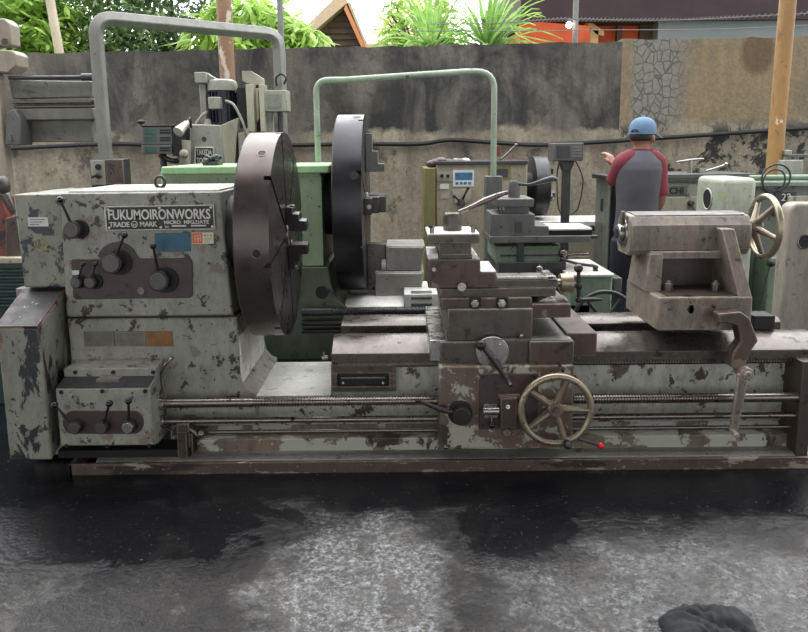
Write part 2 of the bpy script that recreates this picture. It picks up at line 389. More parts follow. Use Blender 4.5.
# the yard wall runs a little closer on its right side
WY0, WY1 = 7.6, 7.05
def wally(x): return WY0 + (WY1 - WY0) * (x + 4.3) / 8.6
def onwall(px, py, off=0.0):
    Y = 7.3
    for _ in range(5): Y = wally(W(px, py, Y).x) + off
    return W(px, py, Y)
def wall_mat(name, tan):
    g = NG(name)
    s = g.sep()
    mot = g.noise(2.0, 9, 0.7, g.mapping(scale=(1, 1, 0.5)), 0.5)
    stk = g.noise(5.0, 8, 0.7, g.mapping(scale=(1.6, 1.6, 0.18)), 0.2)
    light = g.mix(g.ramp(mot, 0.35, 0.65), lin((164, 156, 136)), lin((112, 106, 94)))
    light = g.mix(g.ramp(stk, 0.5, 0.75, 0, 0.5), light, lin((78, 72, 60)))
    if tan:
        up = g.mix(g.ramp(mot, 0.35, 0.65), lin((136, 120, 92)), lin((112, 104, 88)))
        up = g.mix(g.ramp(stk, 0.42, 0.7, 0, 0.7), up, lin((150, 132, 98)))
        vor = g.n.new('ShaderNodeTexVoronoi'); vor.feature = 'DISTANCE_TO_EDGE'; vor.inputs['Scale'].default_value = 11
        g.link(g.mapping(scale=(1.2, 1.2, 0.9)), vor.inputs['Vector'])
        crack = g.ramp(vor.outputs['Distance'], 0.0, 0.09, 1, 0)
        x0 = onwall(628, 80).x; x1 = onwall(682, 80).x
        zone = g.math('MULTIPLY', g.ramp(s[0], x0, x0 + 0.08), g.ramp(s[0], x1 - 0.1, x1 + 0.1, 1, 0))
        up = g.mix(g.math('MULTIPLY', zone, 0.75), up, lin((124, 126, 122)))
        up = g.mix(g.math('MULTIPLY', g.math('MULTIPLY', zone, crack), 0.9), up, lin((66, 65, 62)))
        st = onwall(758, 52)
        d = g.n.new('ShaderNodeVectorMath'); d.operation = 'DISTANCE'
        g.link(g.mapping(scale=(1, 0, 0.75)), d.inputs[0]); d.inputs[1].default_value = (st.x, 0, st.z * 0.75)
        blob = g.ramp(g.math('ADD', d.outputs['Value'], g.math('MULTIPLY', mot, 0.08)), 0.17, 0.23, 0.75, 0)
        up = g.mix(blob, up, lin((86, 66, 44)))
        mold = g.math('MULTIPLY', g.ramp(g.noise(3.5, 9, 0.75, g.mapping(loc=(2, 1, 6)), 0.6), 0.5, 0.54), g.ramp(s[2], 1.65, 1.8, 1, 0))
        zb = 1.76
    else:
        up = g.mix(g.ramp(mot, 0.42, 0.60), lin((42, 43, 44)), lin((104, 100, 93)))
        up = g.mix(g.ramp(stk, 0.48, 0.72, 0, 0.8), up, lin((36, 36, 38)))
        up = g.mix(g.ramp(g.noise(1.1, 4, 0.5, g.mapping(loc=(6, 0, 2))), 0.5, 0.72, 0, 0.6), up, lin((128, 122, 108)))
        mold = g.math('MULTIPLY', g.ramp(g.noise(2.5, 8, 0.7), 0.57, 0.62), 0.6)
        zb = 1.70
    z = g.math('ADD', s[2], g.math('MULTIPLY', g.math('SUBTRACT', g.noise(2.6, 8, 0.65), 0.5), 0.4))
    c = g.mix(g.ramp(z, zb - 0.03, zb + 0.03), light, up)
    c = g.mix(mold, c, lin((40, 42, 40)))
    c = g.mix(g.ramp(g.noise(30, 6, 0.7), 0.4, 0.75, 0, 0.5), c, lin((60, 58, 54)))
    g.bump(g.noise(22, 8, 0.7), 0.5, 0.02)
    M[name] = g.out(c, 0.9)
wall_mat('wall_dark', False); wall_mat('wall_tan', True)
def wallseg(name, xa, xb, z, mat):
    a, b = Vector((xa, wally(xa), 0)), Vector((xb, wally(xb), 0)); d = Vector((0, 0.18, 0))
    m = MB()
    n = max(2, int(abs(xb - xa) / 0.12)); lo = []; hi = []
    for i in range(n + 1):
        p = a.lerp(b, i / n); hi.append(p + Vector((0, 0, z + random.uniform(-0.012, 0.012))))
    pts = [a + Vector((0, 0, -0.1))] + hi + [b + Vector((0, 0, -0.1))]
    m.prism(pts, d)
    o = m.build(name, mat, smooth=False); tag(o, kind='structure'); return o
zt = onwall(404, 46).z
xs = onwall(621, 80).x
wallseg('wall_back', -6.5, xs, zt, 'wall_dark')
wallseg('wall_right', xs, 6.5, zt + 0.02, 'wall_tan')
# black hose fixed along the wall
pts = [onwall(x, y, -0.04) for x, y in ((-60, 150), (0, 149), (60, 146), (120, 144), (180, 146), (240, 146), (300, 145), (360, 144), (420, 144), (450, 140), (500, 143), (540, 145), (600, 142), (660, 138), (720, 134), (808, 128), (860, 126))]
m = MB(); m.tube(pts, 0.022, 10, sub=4); o = m.build('water_hose', 'black_rubber')
tag(o, 'long black hose fixed along the mouldy yard wall', 'hose')

# posts
def post(name, px0, py0, px1, py1, Y, r, mat, label, cat, taper=1.0, lean=False, ztop=None):
    a = W(px1, py1, Y); b = W(px0, py0, Y)      # a lower seen point, b upper seen point
    d = (b - a).normalized()
    if not lean: d = Vector((0, 0, 1))
    base = a + d * ((0 - a.z) / d.z); top = a + d * (((ztop or 4.2) - a.z) / d.z)
    m = MB(); n = 14; pts = [base.lerp(top, i / n) + Vector((random.uniform(-.002, .002), 0, 0)) for i in range(n + 1)]
    m.tube(pts, [r * taper + (r - r * taper) * (1 - i / n) for i in range(n + 1)], 18)
    t = m.build(name, mat); tag(t, label, cat); return t
post('support_pole', 223.5, 0, 227.5, 78, 6.7, 0.070, 'rust_pipe', 'rusty brown steel pipe pole rising behind the milling head', 'pole', lean=True)
t = post('support_pole', 788, 0, 774, 170, 5.75, 0.062, 'yellow_pole', 'thick yellow-brown pole leaning at the far right before the tan wall', 'pole', lean=True)
post('bamboo_pole', 50, 0, 59, 50, 8.3, 0.05, 'bamboo', 'pale thin bamboo pole standing among leaves behind the wall', 'pole', lean=True)
post('fence_post', 283, 0, 282, 60, 6.9, 0.028, 'concrete_post', 'thin dark grey post standing just behind the grey overhead frame', 'post')
# ------------------------------------------------------------------ beyond the wall
def leafmat(name, a, b, tr=0.45):
    g = NG(name); c = g.mix(g.ramp(g.noise(3, 3), 0.35, 0.65), lin(a), lin(b)); g.out(c, 0.45)
    t = g.n.new('ShaderNodeBsdfTranslucent'); g.link(c, t.inputs['Color'])
    mx = g.n.new('ShaderNodeMixShader'); mx.inputs[0].default_value = tr
    g.link(g.bs.outputs[0], mx.inputs[1]); g.link(t.outputs[0], mx.inputs[2]); g.link(mx.outputs[0], g.n['Material Output'].inputs['Surface'])
    M[name] = g.m
leafmat('leaf_bright', (184, 214, 110), (128, 166, 74)); leafmat('leaf_mid', (136, 162, 104), (96, 124, 80)); leafmat('leaf_dark', (108, 136, 98), (76, 102, 74))
leafmat('leaf_strap', (170, 206, 118), (104, 146, 74), 0.35)
plain('bark', (96, 80, 64), 0.9, 0, 0.4, 20, 0.4)
ground = MB(); ground.box(-30, 30, 7.9, 60, -0.1, -0.02); plain('soil', (90, 96, 60), 0.95); o = ground.build('ground_beyond', 'soil'); tag(o, kind='structure')
def tree(px, Y, ztop, rad, h, n, ll, lw, mat, label, droop=0.3, group='trees beyond the yard wall'):
    base = Vector((W(px, 40, Y).x, Y, -0.02)); t = thing('tree', base, label, 'tree', group)
    c = Vector((base.x, Y, ztop - h)); m = MB()
    m.tube([base, base.lerp(c, 0.6) + Vector((0.1, 0, 0)), c], [0.12, 0.09, 0.05], 10, sub=4)
    tips = []
    for i in range(9):
        a = random.uniform(0, 2 * PI); e = c + Vector((math.cos(a) * rad * 0.7, math.sin(a) * rad * 0.5, random.uniform(-0.4, 0.8) * h))
        s = base.lerp(c, random.uniform(0.7, 1)); m.tube([s, s.lerp(e, 0.5) + Vector((0, 0, 0.1)), e], [0.04, 0.025, 0.008], 6, sub=3)
    m.build('trunk', 'bark', t)
    f = MB()
    for i in range(n):
        while True:
            p = Vector([random.uniform(-1, 1) for _ in range(3)])
            if 0.25 < p.length < 1: break
        p = c + Vector((p.x * rad, p.y * rad * 0.8, p.z * h))
        if p.z < 0.5: continue
        for k in range(3):
            d = Vector((random.gauss(0, 1), random.gauss(0, 1), random.gauss(-droop, 0.6))).normalized()
            sd = d.cross(Vector((random.gauss(0, .4), random.gauss(0, .4), 1))).normalized(); nn = sd.cross(d)
            L = ll * random.uniform(0.6, 1.3); w = lw * random.uniform(0.7, 1.2); q = p + d * 0.02
            f.faces([q, q + d * L * .4 + sd * w - nn * w * .3, q + d * L + Vector((0, 0, -L * .15)), q + d * L * .4 - sd * w - nn * w * .3, q + d * L * .45], [(0, 1, 4), (1, 2, 4), (2, 3, 4), (3, 0, 4)])
    f.build('foliage', mat, t, smooth=False)
    return t
tree(22, 9.0, 3.9, 0.8, 1.0, 1500, 0.15, 0.035, 'leaf_bright', 'bright yellow-green tree at the far left behind the wall')
tree(105, 9.6, 4.2, 1.0, 1.4, 2600, 0.12, 0.025, 'leaf_mid', 'mid green bushy tree above the left corner of the grey overhead frame')
tree(175, 10.2, 4.5, 1.1, 1.6, 2800, 0.12, 0.022, 'leaf_dark', 'darker dense tree between the overhead frame corner and rusty pole')
tree(250, 9.2, 3.5, 0.8, 0.75, 900, 0.26, 0.035, 'leaf_bright', 'tree with drooping light green leaves right of the rusty pole', 0.8)
tree(298, 9.0, 3.10, 0.36, 0.34, 190, 0.26, 0.034, 'leaf_bright', 'drooping leafy tree in front of the brown slatted gable', 0.8)
tree(420, 12.5, 4.3, 0.8, 1.1, 900, 0.14, 0.035, 'leaf_bright', 'pale sunlit shrub tree behind the strap-leaved plants')
tree(-40, 10.5, 4.6, 1.4, 1.6, 2200, 0.13, 0.03, 'leaf_mid', 'green tree at the left frame edge behind the beige machine head')
def strap(px, py, Y, n, L, label):
    b = W(px, py, Y); base = Vector((b.x, Y, -0.02)); t = thing('strap_leaf_plant', base, label, 'plant', 'strap-leaved plants beyond the wall')
    m = MB(); m.tube([base, Vector((b.x, Y, b.z))], [0.1, 0.06], 10, sub=3); m.build('stem', 'bark', t)
    f = MB()
    for i in range(n):
        a = random.uniform(0, 2 * PI); el = random.uniform(0.15, 1.35); l = L * random.uniform(0.7, 1.15); w = 0.028
        d = Vector((math.cos(a) * math.cos(el), math.sin(a) * math.cos(el), math.sin(el))); sd = d.cross(Vector((0, 0, 1))).normalized()
        pts = []
        for k in range(8):
            s = k / 7; p = Vector((b.x, Y, b.z)) + Vector((0, 0, random.uniform(-.02, .02))) + d * l * s - Vector((0, 0, 1)) * (s ** 2.6) * l * 0.5 * math.cos(el)
            ww = w * (1 - s ** 3) * (0.6 + s * 0.6) + 0.001
            pts.append((p - sd * ww, p + Vector((0, 0, -0.012)), p + sd * ww))
        vs = [q for tr in pts for q in tr]; fs = []
        for k in range(7):
            o = k * 3; fs += [(o, o + 1, o + 4, o + 3), (o + 1, o + 2, o + 5, o + 4)]
        f.faces(vs, fs)
    f.build('foliage', 'leaf_strap', t, ang=60)
strap(432, 52, 8.6, 85, 1.0, 'tall strap-leaved plant standing over the wall, the left one of two')
strap(487, 50, 8.7, 100, 0.95, 'strap-leaved plant next to the orange building, the right one of two')

# gabled house behind
plain('tile_pale', (214, 190, 160), 0.8, 0, 0.25, 30, 0.4); plain('trim_orange', (214, 140, 96), 0.7); plain('gable_brown', (112, 96, 84), 0.8, 0, 0.3, 10)
t = thing('house', (W(345, 40, 15).x, 15, 0), 'house with pale tiled roof and brown slatted gable beyond the trees', 'house')
Y = 14.5
a, b, c = W(300, 62, Y), W(347, 7, Y), W(364, 62, Y)
a2, b2, c2 = W(312, 120, Y), W(347, 7, Y), W(364, 120, Y)
m = MB(); m.prism([W(308, 120, Y), W(308, 40, Y), W(347, 9, Y), W(361, 42, Y), W(361, 120, Y)], (0, 4, 0)); m.build('wall', 'gable_brown', t)
m = MB()
for k in range(6):
    y = 14 + k * 6; m.pbox(347 - 0.9 * (y - 9) - 4, y, 347 + 0.38 * (y - 9) + 1, y + 1.5, Y - 0.05, Y)
m.build('gable_slats', 'bark', t)
m = MB(); m.prism([W(346, 4, Y - .3), W(368, 52, Y - .3), W(364, 53, Y - .3), W(344, 9, Y - .3)], (0, .12, 0)); m.build('barge_board', 'trim_orange', t)
m = MB(); m.prism([W(348, 2, Y - .3), W(290, 52, Y - .3), W(286, 46, Y - .3), W(340, -8, Y - .3)], (0, 5, 0)); m.build('roof', 'tile_pale', t)
m = MB(); m.prism([W(348, 3, Y - .28), W(367, 50, Y - .28), W(369, 49, Y - .28), W(350, 1, Y - .28)], (0, 5, 0)); m.build('roof', 'tile_pale', t)
t = thing('house', (W(395, 40, 18).x, 18, 0), 'house with pale reddish hipped tile roof behind the slatted gable', 'house')
m = MB(); A, B_, D, E = W(362, 44, 17), W(440, 44, 17), W(398, -2, 19), W(450, -2, 19); m.faces([A, B_, E, D, A - Vector((0, 0, .2)), B_ - Vector((0, 0, .2)), E + Vector((0, 2, -2)), D + Vector((0, 2, -2))], [(0, 1, 2, 3), (4, 5, 1, 0), (3, 2, 6, 7), (0, 3, 7, 4), (1, 5, 6, 2), (4, 7, 6, 5)]); m.build('roof', 'tile_pale', t)
m = MB(); m.pbox(368, 44, 436, 130, 17.3, 20); m.build('wall', 'cream_metal', t)
# orange building with dark eave
plain('orange_wall', (196, 82, 40), 0.8, 0, 0.3, 3); plain('eave_dark', (54, 42, 46), 0.8, 0, 0.3, 3); plain('render_grey', (116, 122, 124), 0.85, 0, 0.15, 2); plain('cream_board', (196, 160, 110), 0.7)
Y = 13.0
t = thing('building', (W(620, 40, Y).x, Y, 0), 'orange building under a wide dark brown eave at the upper right', 'building')
m = MB(); m.pbox(520, 10, 656, 140, Y, Y + 5); m.build('wall', 'orange_wall', t)
m = MB(); m.pbox(656, 10, 900, 140, Y - .4, Y + 5); tag(m.build('side_wall', 'render_grey', t), 'grey rendered wall')
m = MB(); m.pbox(521, -30, 920, 20, Y - .5, Y + 4); m.build('eave', 'eave_dark', t)
m = MB(); m.prism([W(583, 20, Y - .3), W(588, 20, Y - .3), W(604, 31, Y - .3), W(604, 36, Y - .3), W(596, 34, Y - .3)], (0, .3, 0)); m.pbox(590, 30, 598, 60, Y - .3, Y); m.build('porch_gable', 'cream_board', t)
m = MB(); m.pbox(617, 20, 622, 60, Y - .1, Y); m.pbox(640, 22, 652, 60, Y - .12, Y); m.build('door_frame', 'bark', t)
m = MB(); m.prism([W(418, 42, 11), W(432, 30, 11), W(468, 22, 11), W(530, 24, 11), W(530, 44, 11)], (0, 1.5, 0)); m.prism([W(520, 10, 11), W(534, 10, 11), W(534, 60, 11), W(520, 60, 11)], (0, 1.5, 0))
m.b.free(); m = MB(); m.prism([W(520, 24, Y - 1), W(540, 22, Y - 1), W(590, 26, Y - 1), W(590, 60, Y - 1), W(520, 60, Y - 1)], (0, .5, 0)); m.build('porch_wall', 'orange_wall', t)
o = post('utility_pole', 576, 0, 575, 38, 7.9, 0.03, 'concrete_post', 'slim grey utility pole with a lit bulb behind the wall', 'pole')
M['bulb'] = bpy.data.materials.new('bulb'); M['bulb'].use_nodes = True
e = M['bulb'].node_tree.nodes['Principled BSDF']; e.inputs['Emission Color'].default_value = (1, .95, .85, 1); e.inputs['Emission Strength'].default_value = 12
t = thing('light_bulb', W(569, 24, 7.85), 'small lit white bulb hanging beside the grey utility pole', 'light bulb')
m = MB(); m.ball(W(569, 25, 7.85), 0.034); m.build('globe', 'bulb', t)
m = MB(); m.cyl(W(569, 22.5, 7.85), W(569, 19, 7.85), 0.016); m.cyl(W(569, 20, 7.85), W(575, 19, 7.88), 0.008); m.build('socket', 'concrete_post', t)
plain('wire', (120, 120, 118), 0.6, 0.3)
m = MB(); pts = [W(x, y, 7.55) for x, y in ((430, 24), (500, 23), (560, 19), (620, 20), (680, 20), (740, 17), (830, 12))]; m.tube(pts, 0.004, 6, sub=10)
for i in range(90):
    x = 430 + i * 4.4; p = pts[min(int(i / 15), 5)].lerp(pts[min(int(i / 15) + 1, 6)], (i % 15) / 15)
    m.tube([p + Vector((-.02, 0, -.02)), p + Vector((.02, 0, .02))], 0.003, 4)
tag(m.build('barbed_wire', 'wire'), 'strand of barbed wire above the wall before the orange building', 'wire')
m = MB(); m.tube([W(x, y, 7.65) for x, y in ((400, 31), (520, 31), (600, 30), (720, 29), (830, 24))], 0.004, 6, sub=6)
tag(m.build('plain_wire', 'wire'), 'thin plain wire stretched just under the barbed wire', 'wire')
# ================================================================== the big lathe
LX = W(400, 470, 3.5).x
L = thing('lathe', (LX, 3.5, 0), 'large worn grey-green engine lathe in front, with nameplate, black faceplate and chrome handwheels', 'lathe')
YB, YH, YP, YA, YS = 3.32, 3.28, 3.14, 3.10, 3.20
XL, XR = W(68, 466, YP).x, W(830, 460, YP).x
# base plinth: a channel with a tray on it
z0, z1 = W(404, 474.5, YP).z, W(404, 461, YP).z
m = MB(); m.xprof([(YP, z0), (YP, z1), (YP + .02, z1), (YP + .02, z0 + .012), (3.98, z0 + .012), (3.98, z1), (4.0, z1), (4.0, z0)], XL, XR)
m.box(XL, XL + .02, YP, 4.0, z0, z1)
m.build('base_plinth', 'rust_base', L, .004)
m = MB(); m.box(XL + .05, XR - .02, YP + .2, 3.9, 0.0, z0 + .011)
m.build('base_foot', 'slot_dark', L)
zt_ = W(404, 455, YB).z
m = MB(); m.xprof([(YP + .03, z0 + .012), (YP + .03, z1 - .004), (YP + .05, z1 + .004), (YB, z1 + .012), (3.95, z1 + .012), (3.95, z0 + .012)], XL + .12, XR); m.build('chip_tray', 'cast_grey', L, .003)
# lower bed (behind the rods) and upper bed
XB0, XB1 = W(170, 440, YB).x, W(799, 440, YB).x
zl = W(404, 457, YB).z; zg = W(290, 394, YB).z; zr = W(560, 362, YB).z; XG = W(331, 380, YB).x
zm = W(404, 424, YB).z
m = MB(); m.box(XB0, XR, YB + .012, 3.9, zl, zm); m.build('bed_base', 'paint_low', L, .004)
m = MB(); m.box(W(196, 440, 3.25).x, W(798, 440, 3.25).x, 3.25, YB + .02, W(404, 457, 3.25).z, W(404, 438, 3.25).z); m.build('bed_skirt', 'paint_low', L, .004)
m = MB(); m.box(XG, XR, YB, 3.84, zm, zr); m.box(W(160, 400, YB).x, XG, YB, 3.84, zm, zg)
m.build('bed', 'paint_bed', L, .005)
# red patch and bolt brackets on lower bed
for px, w, mat in ((184, 13, 'brown_steel'),):
    m = MB(); m.pbox(177, 427, 187, 459, 3.19, YB + .02); m.pbox(185, 434, 193, 459, 3.22, YB + .02); m.pbox(177, 424, 189, 433, 3.17, YB); m.build('rod_bracket', mat, L, .003)
for px in (346, 762):
    m = MB(); m.pbox(px - 1.5, 437, px + 1.5, 457, 3.27, YB + .02); m.pbox(px - 13, 453.5, px + 14, 457, 3.24, YB + .02); m.cyl(W(px, 440, 3.26), W(px, 436, 3.26), .011); m.build('coolant_tap', 'brown_steel', L, .002)
m = MB(); m.cyl(W(222, 457, 3.27), W(222, 447, 3.27), .009); m.cyl(W(222, 449, 3.27), W(222, 446, 3.27), .014); m.pbox(212, 453, 236, 457, 3.25, YB + .02); m.build('drain_valve', 'rod_steel', L)
m = MB(); p = W(279, 437, YB - .002); m.cyl(p, p + Vector((0, .03, 0)), .030, seg=24); m.build('drain_hole', 'slot_dark', L)
# gap floor: bright casting with curved cheek on the left
zg2 = zg
m = MB(); gx0 = W(262, 393, YB - .02).x; gx1 = XG
prof = []
hx = W(243, 330, YB - .02).x; zc = W(243, 370, YB - .02).z
YGp = YH + .006
pts = [W(228, 330, YGp), W(238, 330, YGp), W(241, 350, YGp), W(242, 370, YGp)]
hx2, zgf = W(242.5, 370, YGp).x, zg + .006
rr = .060
for i in range(9):
    a = PI + (PI / 2) * i / 8; pts.append(Vector((hx2 + rr + rr * math.cos(a), YGp, zgf + rr * .9 + rr * .9 * math.sin(a))))
pts += [Vector((gx1 - .001, YGp, zgf)), Vector((gx1 - .001, YGp, zg - .03)), Vector((W(228, 393, YGp).x, YGp, zg - .03))]
m.prism(pts, (0, 3.83 - YGp, 0)); m.build('gap_casting', 'gap_steel', L, .004, ang=50)
# ways
wx0, wx1 = W(331, 340, 3.26).x, XR
def zz(py, Y, px=404 + 160): return W(px, py, Y).z
yt = 3.36
prof = [(3.25, zz(361, 3.25)), (3.25, zz(352, 3.25)), (3.262, zz(350, 3.262)), (yt, zz(335.5, yt)), (3.44, zz(335.5, yt)), (3.44, zr - .02), (3.32, zr - .02), (3.32, zz(361, 3.25))]
m = MB(); m.xprof(prof, wx0, wx1); m.build('front_way', 'way_steel', L, .003)
yr = 3.66; zrw = zz(335.5, yt)
m = MB(); m.xprof([(yr, zr - .05), (yr, zrw - .02), (yr + .03, zrw), (3.84, zrw), (3.84, zr - .05)], W(341, 325, yr).x, wx1); m.build('rear_way', 'way_steel', L, .003)
m = MB(); m.box(wx0 + .05, wx1, 3.44, yr, zr - .05, zr + .01); m.build('bed_web', 'slot_dark', L)
# rack with teeth under the front way
m = MB(); zA, zB = zz(360, 3.25), zz(364.5, 3.25); m.box(wx0 + .03, wx1, 3.262, 3.33, zB, zA)
x = wx0 + .04; st = .0135
while x < wx1 - .01: m.box(x, x + st * .5, 3.252, 3.264, zB, zB + (zA - zB) * .6); x += st
m.build('rack', 'rod_steel', L)
# swarf window under the way
m = MB()
m.pbox(331, 364, 396, 374, 3.29, YB + .01); m.pbox(331, 386, 396, 392, 3.29, YB + .01); m.pbox(331, 373, 337, 387, 3.29, YB + .01); m.pbox(389, 373, 396, 387, 3.29, YB + .01)
m.build('window_surround', 'brown_steel', L, .004)
m = MB(); m.pbox(336, 372.5, 390, 387, 3.312, YB + .005); m.build('window_opening', 'slot_dark', L)
m = MB(); m.pbox(341, 377, 385, 378.5, 3.300, 3.312); m.cyl(W(343, 383, 3.30), W(343, 383, 3.314), .006); m.cyl(W(383, 383, 3.30), W(383, 383, 3.314), .006); m.build('window_bar', 'rod_steel', L)
m = MB(); m.cyl(W(328, 357, 3.26), W(322, 358, 3.26), .010); m.cyl(W(324, 357, 3.26), W(324, 352, 3.26), .005); m.build('oil_cock', 'bright_steel', L)
# lead screw: plain, threaded, plain
def rod(name, x0, y0, x1, y1, Y, r, mat, threads=None):
    a, b = W(x0, y0, Y), W(x1, y1, Y); z = (a.z + b.z) / 2; m = MB()
    prof = [(0, r)]; Lr = b.x - a.x
    for (t0, t1) in threads or ():
        s, e = W(t0, y0, Y).x - a.x, W(t1, y1, Y).x - a.x; prof.append((s, r)); t = s
        while t < e:
            prof += [(t + .001, r * .74), (t + .0055, r * .74), (t + .0065, r), (t + .0125, r)]; t += .0135
    prof.append((Lr, r)); m.rev((a.x, Y, z), (1, 0, 0), prof, 18); return m.build(name, mat, L, ang=25)
rod('lead_screw', 160, 403.5, 801, 396.5, YS, .0235, 'rod_steel', [(254, 432), (560, 717)])
rod('feed_rod', 160, 421, 801, 415, YS, .0155, 'rod_steel')
rod('start_rod', 200, 432, 801, 426.5, YS + .02, .0095, 'rod_steel')
m = MB()
for y, r in ((403.5, .031), (421, .026)): m.cyl(W(158, y, YS), W(165, y, YS), r, seg=24)
m.each('rod_collar', 'bright_steel', L, .002)
m = MB(); m.tube([W(186, 427, 3.18), W(193, 431, 3.18), W(199, 437, 3.18)], .008); m.ball(W(201, 434, 3.17), .018); m.build('start_lever', 'rod_steel', L)
# right end bracket
m = MB(); m.pbox(799, 362, 812, 457, 3.17, YB + .02); m.pbox(792, 364, 799, 457, YB - .004, YB + .02); m.build('end_bracket', 'tail_dark', L, .004)

# ---- headstock
H = None
a = W(63, 195, YH); b = W(233, 315, YH); zt1 = W(140, 192.5, YH).z; zt0 = W(140, 316.5, YH).z
m = MB()
m.prism([(W(60, 196, YH).x, YH, zt1), (W(220, 192, YH).x, YH, zt1), (W(233, 314, YH).x, YH, zt0), (W(66, 316, YH).x, YH, zt0)], (0, .6, 0))
H = m.build('headstock', 'paint_grey', L, .008)
zh0 = W(140, 318.5, YH).z; zhb = W(140, 420, YH).z
m = MB(); m.prism([(W(68, 330, YH).x, YH + .004, zh0), (W(237, 320, YH).x, YH + .004, zh0), (W(239.5, 345, YH).x, YH + .004, W(240, 345, YH).z), (W(240.5, 372, YH).x, YH + .004, W(242, 372, YH).z), (W(243, 384, YH).x, YH + .004, W(245, 384, YH).z), (W(249, 390, YH).x, YH + .004, W(250, 391, YH).z), (W(256, 393, YH).x, YH + .004, W(258, 394, YH).z), (W(256, 397, YH).x, YH + .004, zhb), (W(68, 330, YH).x, YH + .004, zhb)], (0, .6, 0))
PD = m.build('headstock_pedestal', 'paint_grey', L, .006)
m = MB(); m.box(W(67, 330, YH).x, W(235, 318, YH).x, YH + .012, YH + .55, zh0 - .002, zt0 + .002); m.build('joint_gap', 'slot_dark', L)
m = MB(); m.box(W(66, 196, YH).x, W(217, 192, YH).x, YH + .03, YH + .57, zt1 - .002, zt1 + .010); m.build('headstock_lid', 'plate_silver', L, .003)
# end cover (left)
m = MB(); m.prism([(W(12, 195, YH).x, YH + .01, zt1 - .004), (W(60.5, 196, YH).x, YH + .01, zt1 - .004), (W(66.5, 288, YH).x, YH + .01, W(66, 288, YH).z), (W(23, 288, YH).x, YH + .01, W(23, 288, YH).z)], (0, .56, 0))
CV = m.build('end_cover', 'paint_cover', L, .008); CV['label'] = 'grey cover with bare dark patches'
m = MB(); m.pbox(28, 217.5, 48, 226.5, YH + .006, YH + .011); m.build('paper_label', 'white_paper', CV)
for k in range(3):
    m = MB(); m.pbox(30, 219 + k * 2.6, 45 - k * 3, 219.8 + k * 2.6, YH + .0045, YH + .0062); m.build('print_line', 'plate_worn', CV)
m = MB(); m.torus(W(41, 244, YH + .008), (0, 1, 0), .030, .0022, 28, 6); m.tube([W(37, 240, YH + .008), W(38, 248, YH + .008), W(43, 243, YH + .008), W(46, 249, YH + .008)], .0022, 5); m.build('chalk_mark', 'yellow_chalk', CV)
# lower end cover behind the guard
m = MB(); m.pbox(24, 288, 68, 455, YH + .04, YH + .56); m.build('lower_end_cover', 'paint_guard', L, .006)
# belt guard box that sticks out at the left foot
YG = 3.04
fa, fb, fc, fd = W(-4, 328, YG), W(38, 328, YG), W(52, 458, YG + .05), W(10, 459, YG + .05)
ba = W(24, 288, YH + .05); bb = W(66, 289, YH + .05)
zbt = fc.z
back_r = Vector((bb.x, YH + .05, bb.z)); back_l = Vector((ba.x, YH + .05, bb.z)); fz = fb.z
vs = [Vector((fa.x, YG, fz)), Vector((fb.x, YG, fz)), Vector((W(52, 458, YG + .03).x, YG + .03, zbt)), Vector((W(10, 459, YG + .03).x, YG + .03, zbt)),
      back_l, back_r, Vector((W(66, 450, YH + .05).x, YH + .05, zbt)), Vector((W(24, 450, YH + .05).x, YH + .05, zbt))]
m = MB(); m.faces(vs, [(0, 1, 2, 3), (4, 7, 6, 5), (1, 5, 6, 2), (0, 3, 7, 4), (3, 2, 6, 7), (0, 4, 5, 1)])
G = m.build('belt_guard', 'paint_guard', L, .008)
n = (vs[5] - vs[1]).cross(vs[0] - vs[1]).normalized()
if n.z < 0: n = -n
m = MB(); m.prism([vs[0] + n * .004 + Vector((-.004, 0, 0)), vs[1] + n * .004, vs[5] + n * .004, vs[4] + n * .004], n * .006); m.build('guard_lid', 'guard_top', G, .003)
# brown control panel
pts = [(71, 262), (72, 259.5)] + [(101 - 0, 259.5)]
cx, cy = 117, 263
pts += [(cx + 21 * math.cos(R(t)), cy - 21 * math.sin(R(t))) for t in range(160, 15, -14)]
pts += [(140, 258.5), (189, 258), (192, 261), (192.5, 295), (190, 298), (76, 299.5), (73, 297)]
m = MB(); m.ppoly(pts, YH - .007, YH + .001); PN = m.build('control_panel', 'panel_brown', L, .002)
m = MB(); p = W(141, 291, YH - .012); m.cyl(p, p + Vector((0, .006, 0)), .016, seg=20); m.torus(p, (0, 1, 0), .015, .003, 20, 6); m.build('oil_sight', 'plate_worn', PN)
m = MB(); m.pbox(72, 270.5, 79, 275, YH - .009, YH - .006); m.build('index_plate', 'white_paper', PN)
for px, py in ((86, 213), (100, 248), (138, 248), (193, 256), (206, 300), (109, 308), (178, 308), (213, 266)):
    pass
def lever(hx, hy, hr, bx, by, Y, rod_r=.0055, br=.015, hubmat='dark_hub', capmat='grey_hub', name='shift_lever', dep=.05, parent=None, ball='black_knob', lab=None):
    c = W(hx, hy, Y); k = W(bx, by, Y - dep - .02); r = hr * Y / F
    m = MB(); m.cyl(c, c + Vector((0, -dep, 0)), r, seg=28)
    h0 = c + Vector((0, -dep * .55, 0)); dirv = (k - h0); m.tube([h0 + dirv * .12, h0.lerp(k, .5), k], [rod_r * 1.5, rod_r * 1.1, rod_r], 10)
    o = m.build(name, hubmat, parent or L, .003)
    m = MB(); m.cyl(c + Vector((0, -dep - .006, 0)), c + Vector((0, -dep + .001, 0)), r * .82, seg=28); m.build('hub_cap', capmat, o, .002)
    m = MB(); m.ball(k, br); m.build('knob', ball, o)
    return o
m = MB()
for hx, hy, hr in ((80, 229, 9.5), (120, 262, 13), (166, 279.5, 13.5), (81, 281, 7), (96, 281, 8)):
    c = W(hx, hy, YH); m.cyl(c + Vector((0, -.016, 0)), c + Vector((0, .001, 0)), hr * YH / F, seg=28)
m.each('hub_flange', 'slot_dark', L, .002)
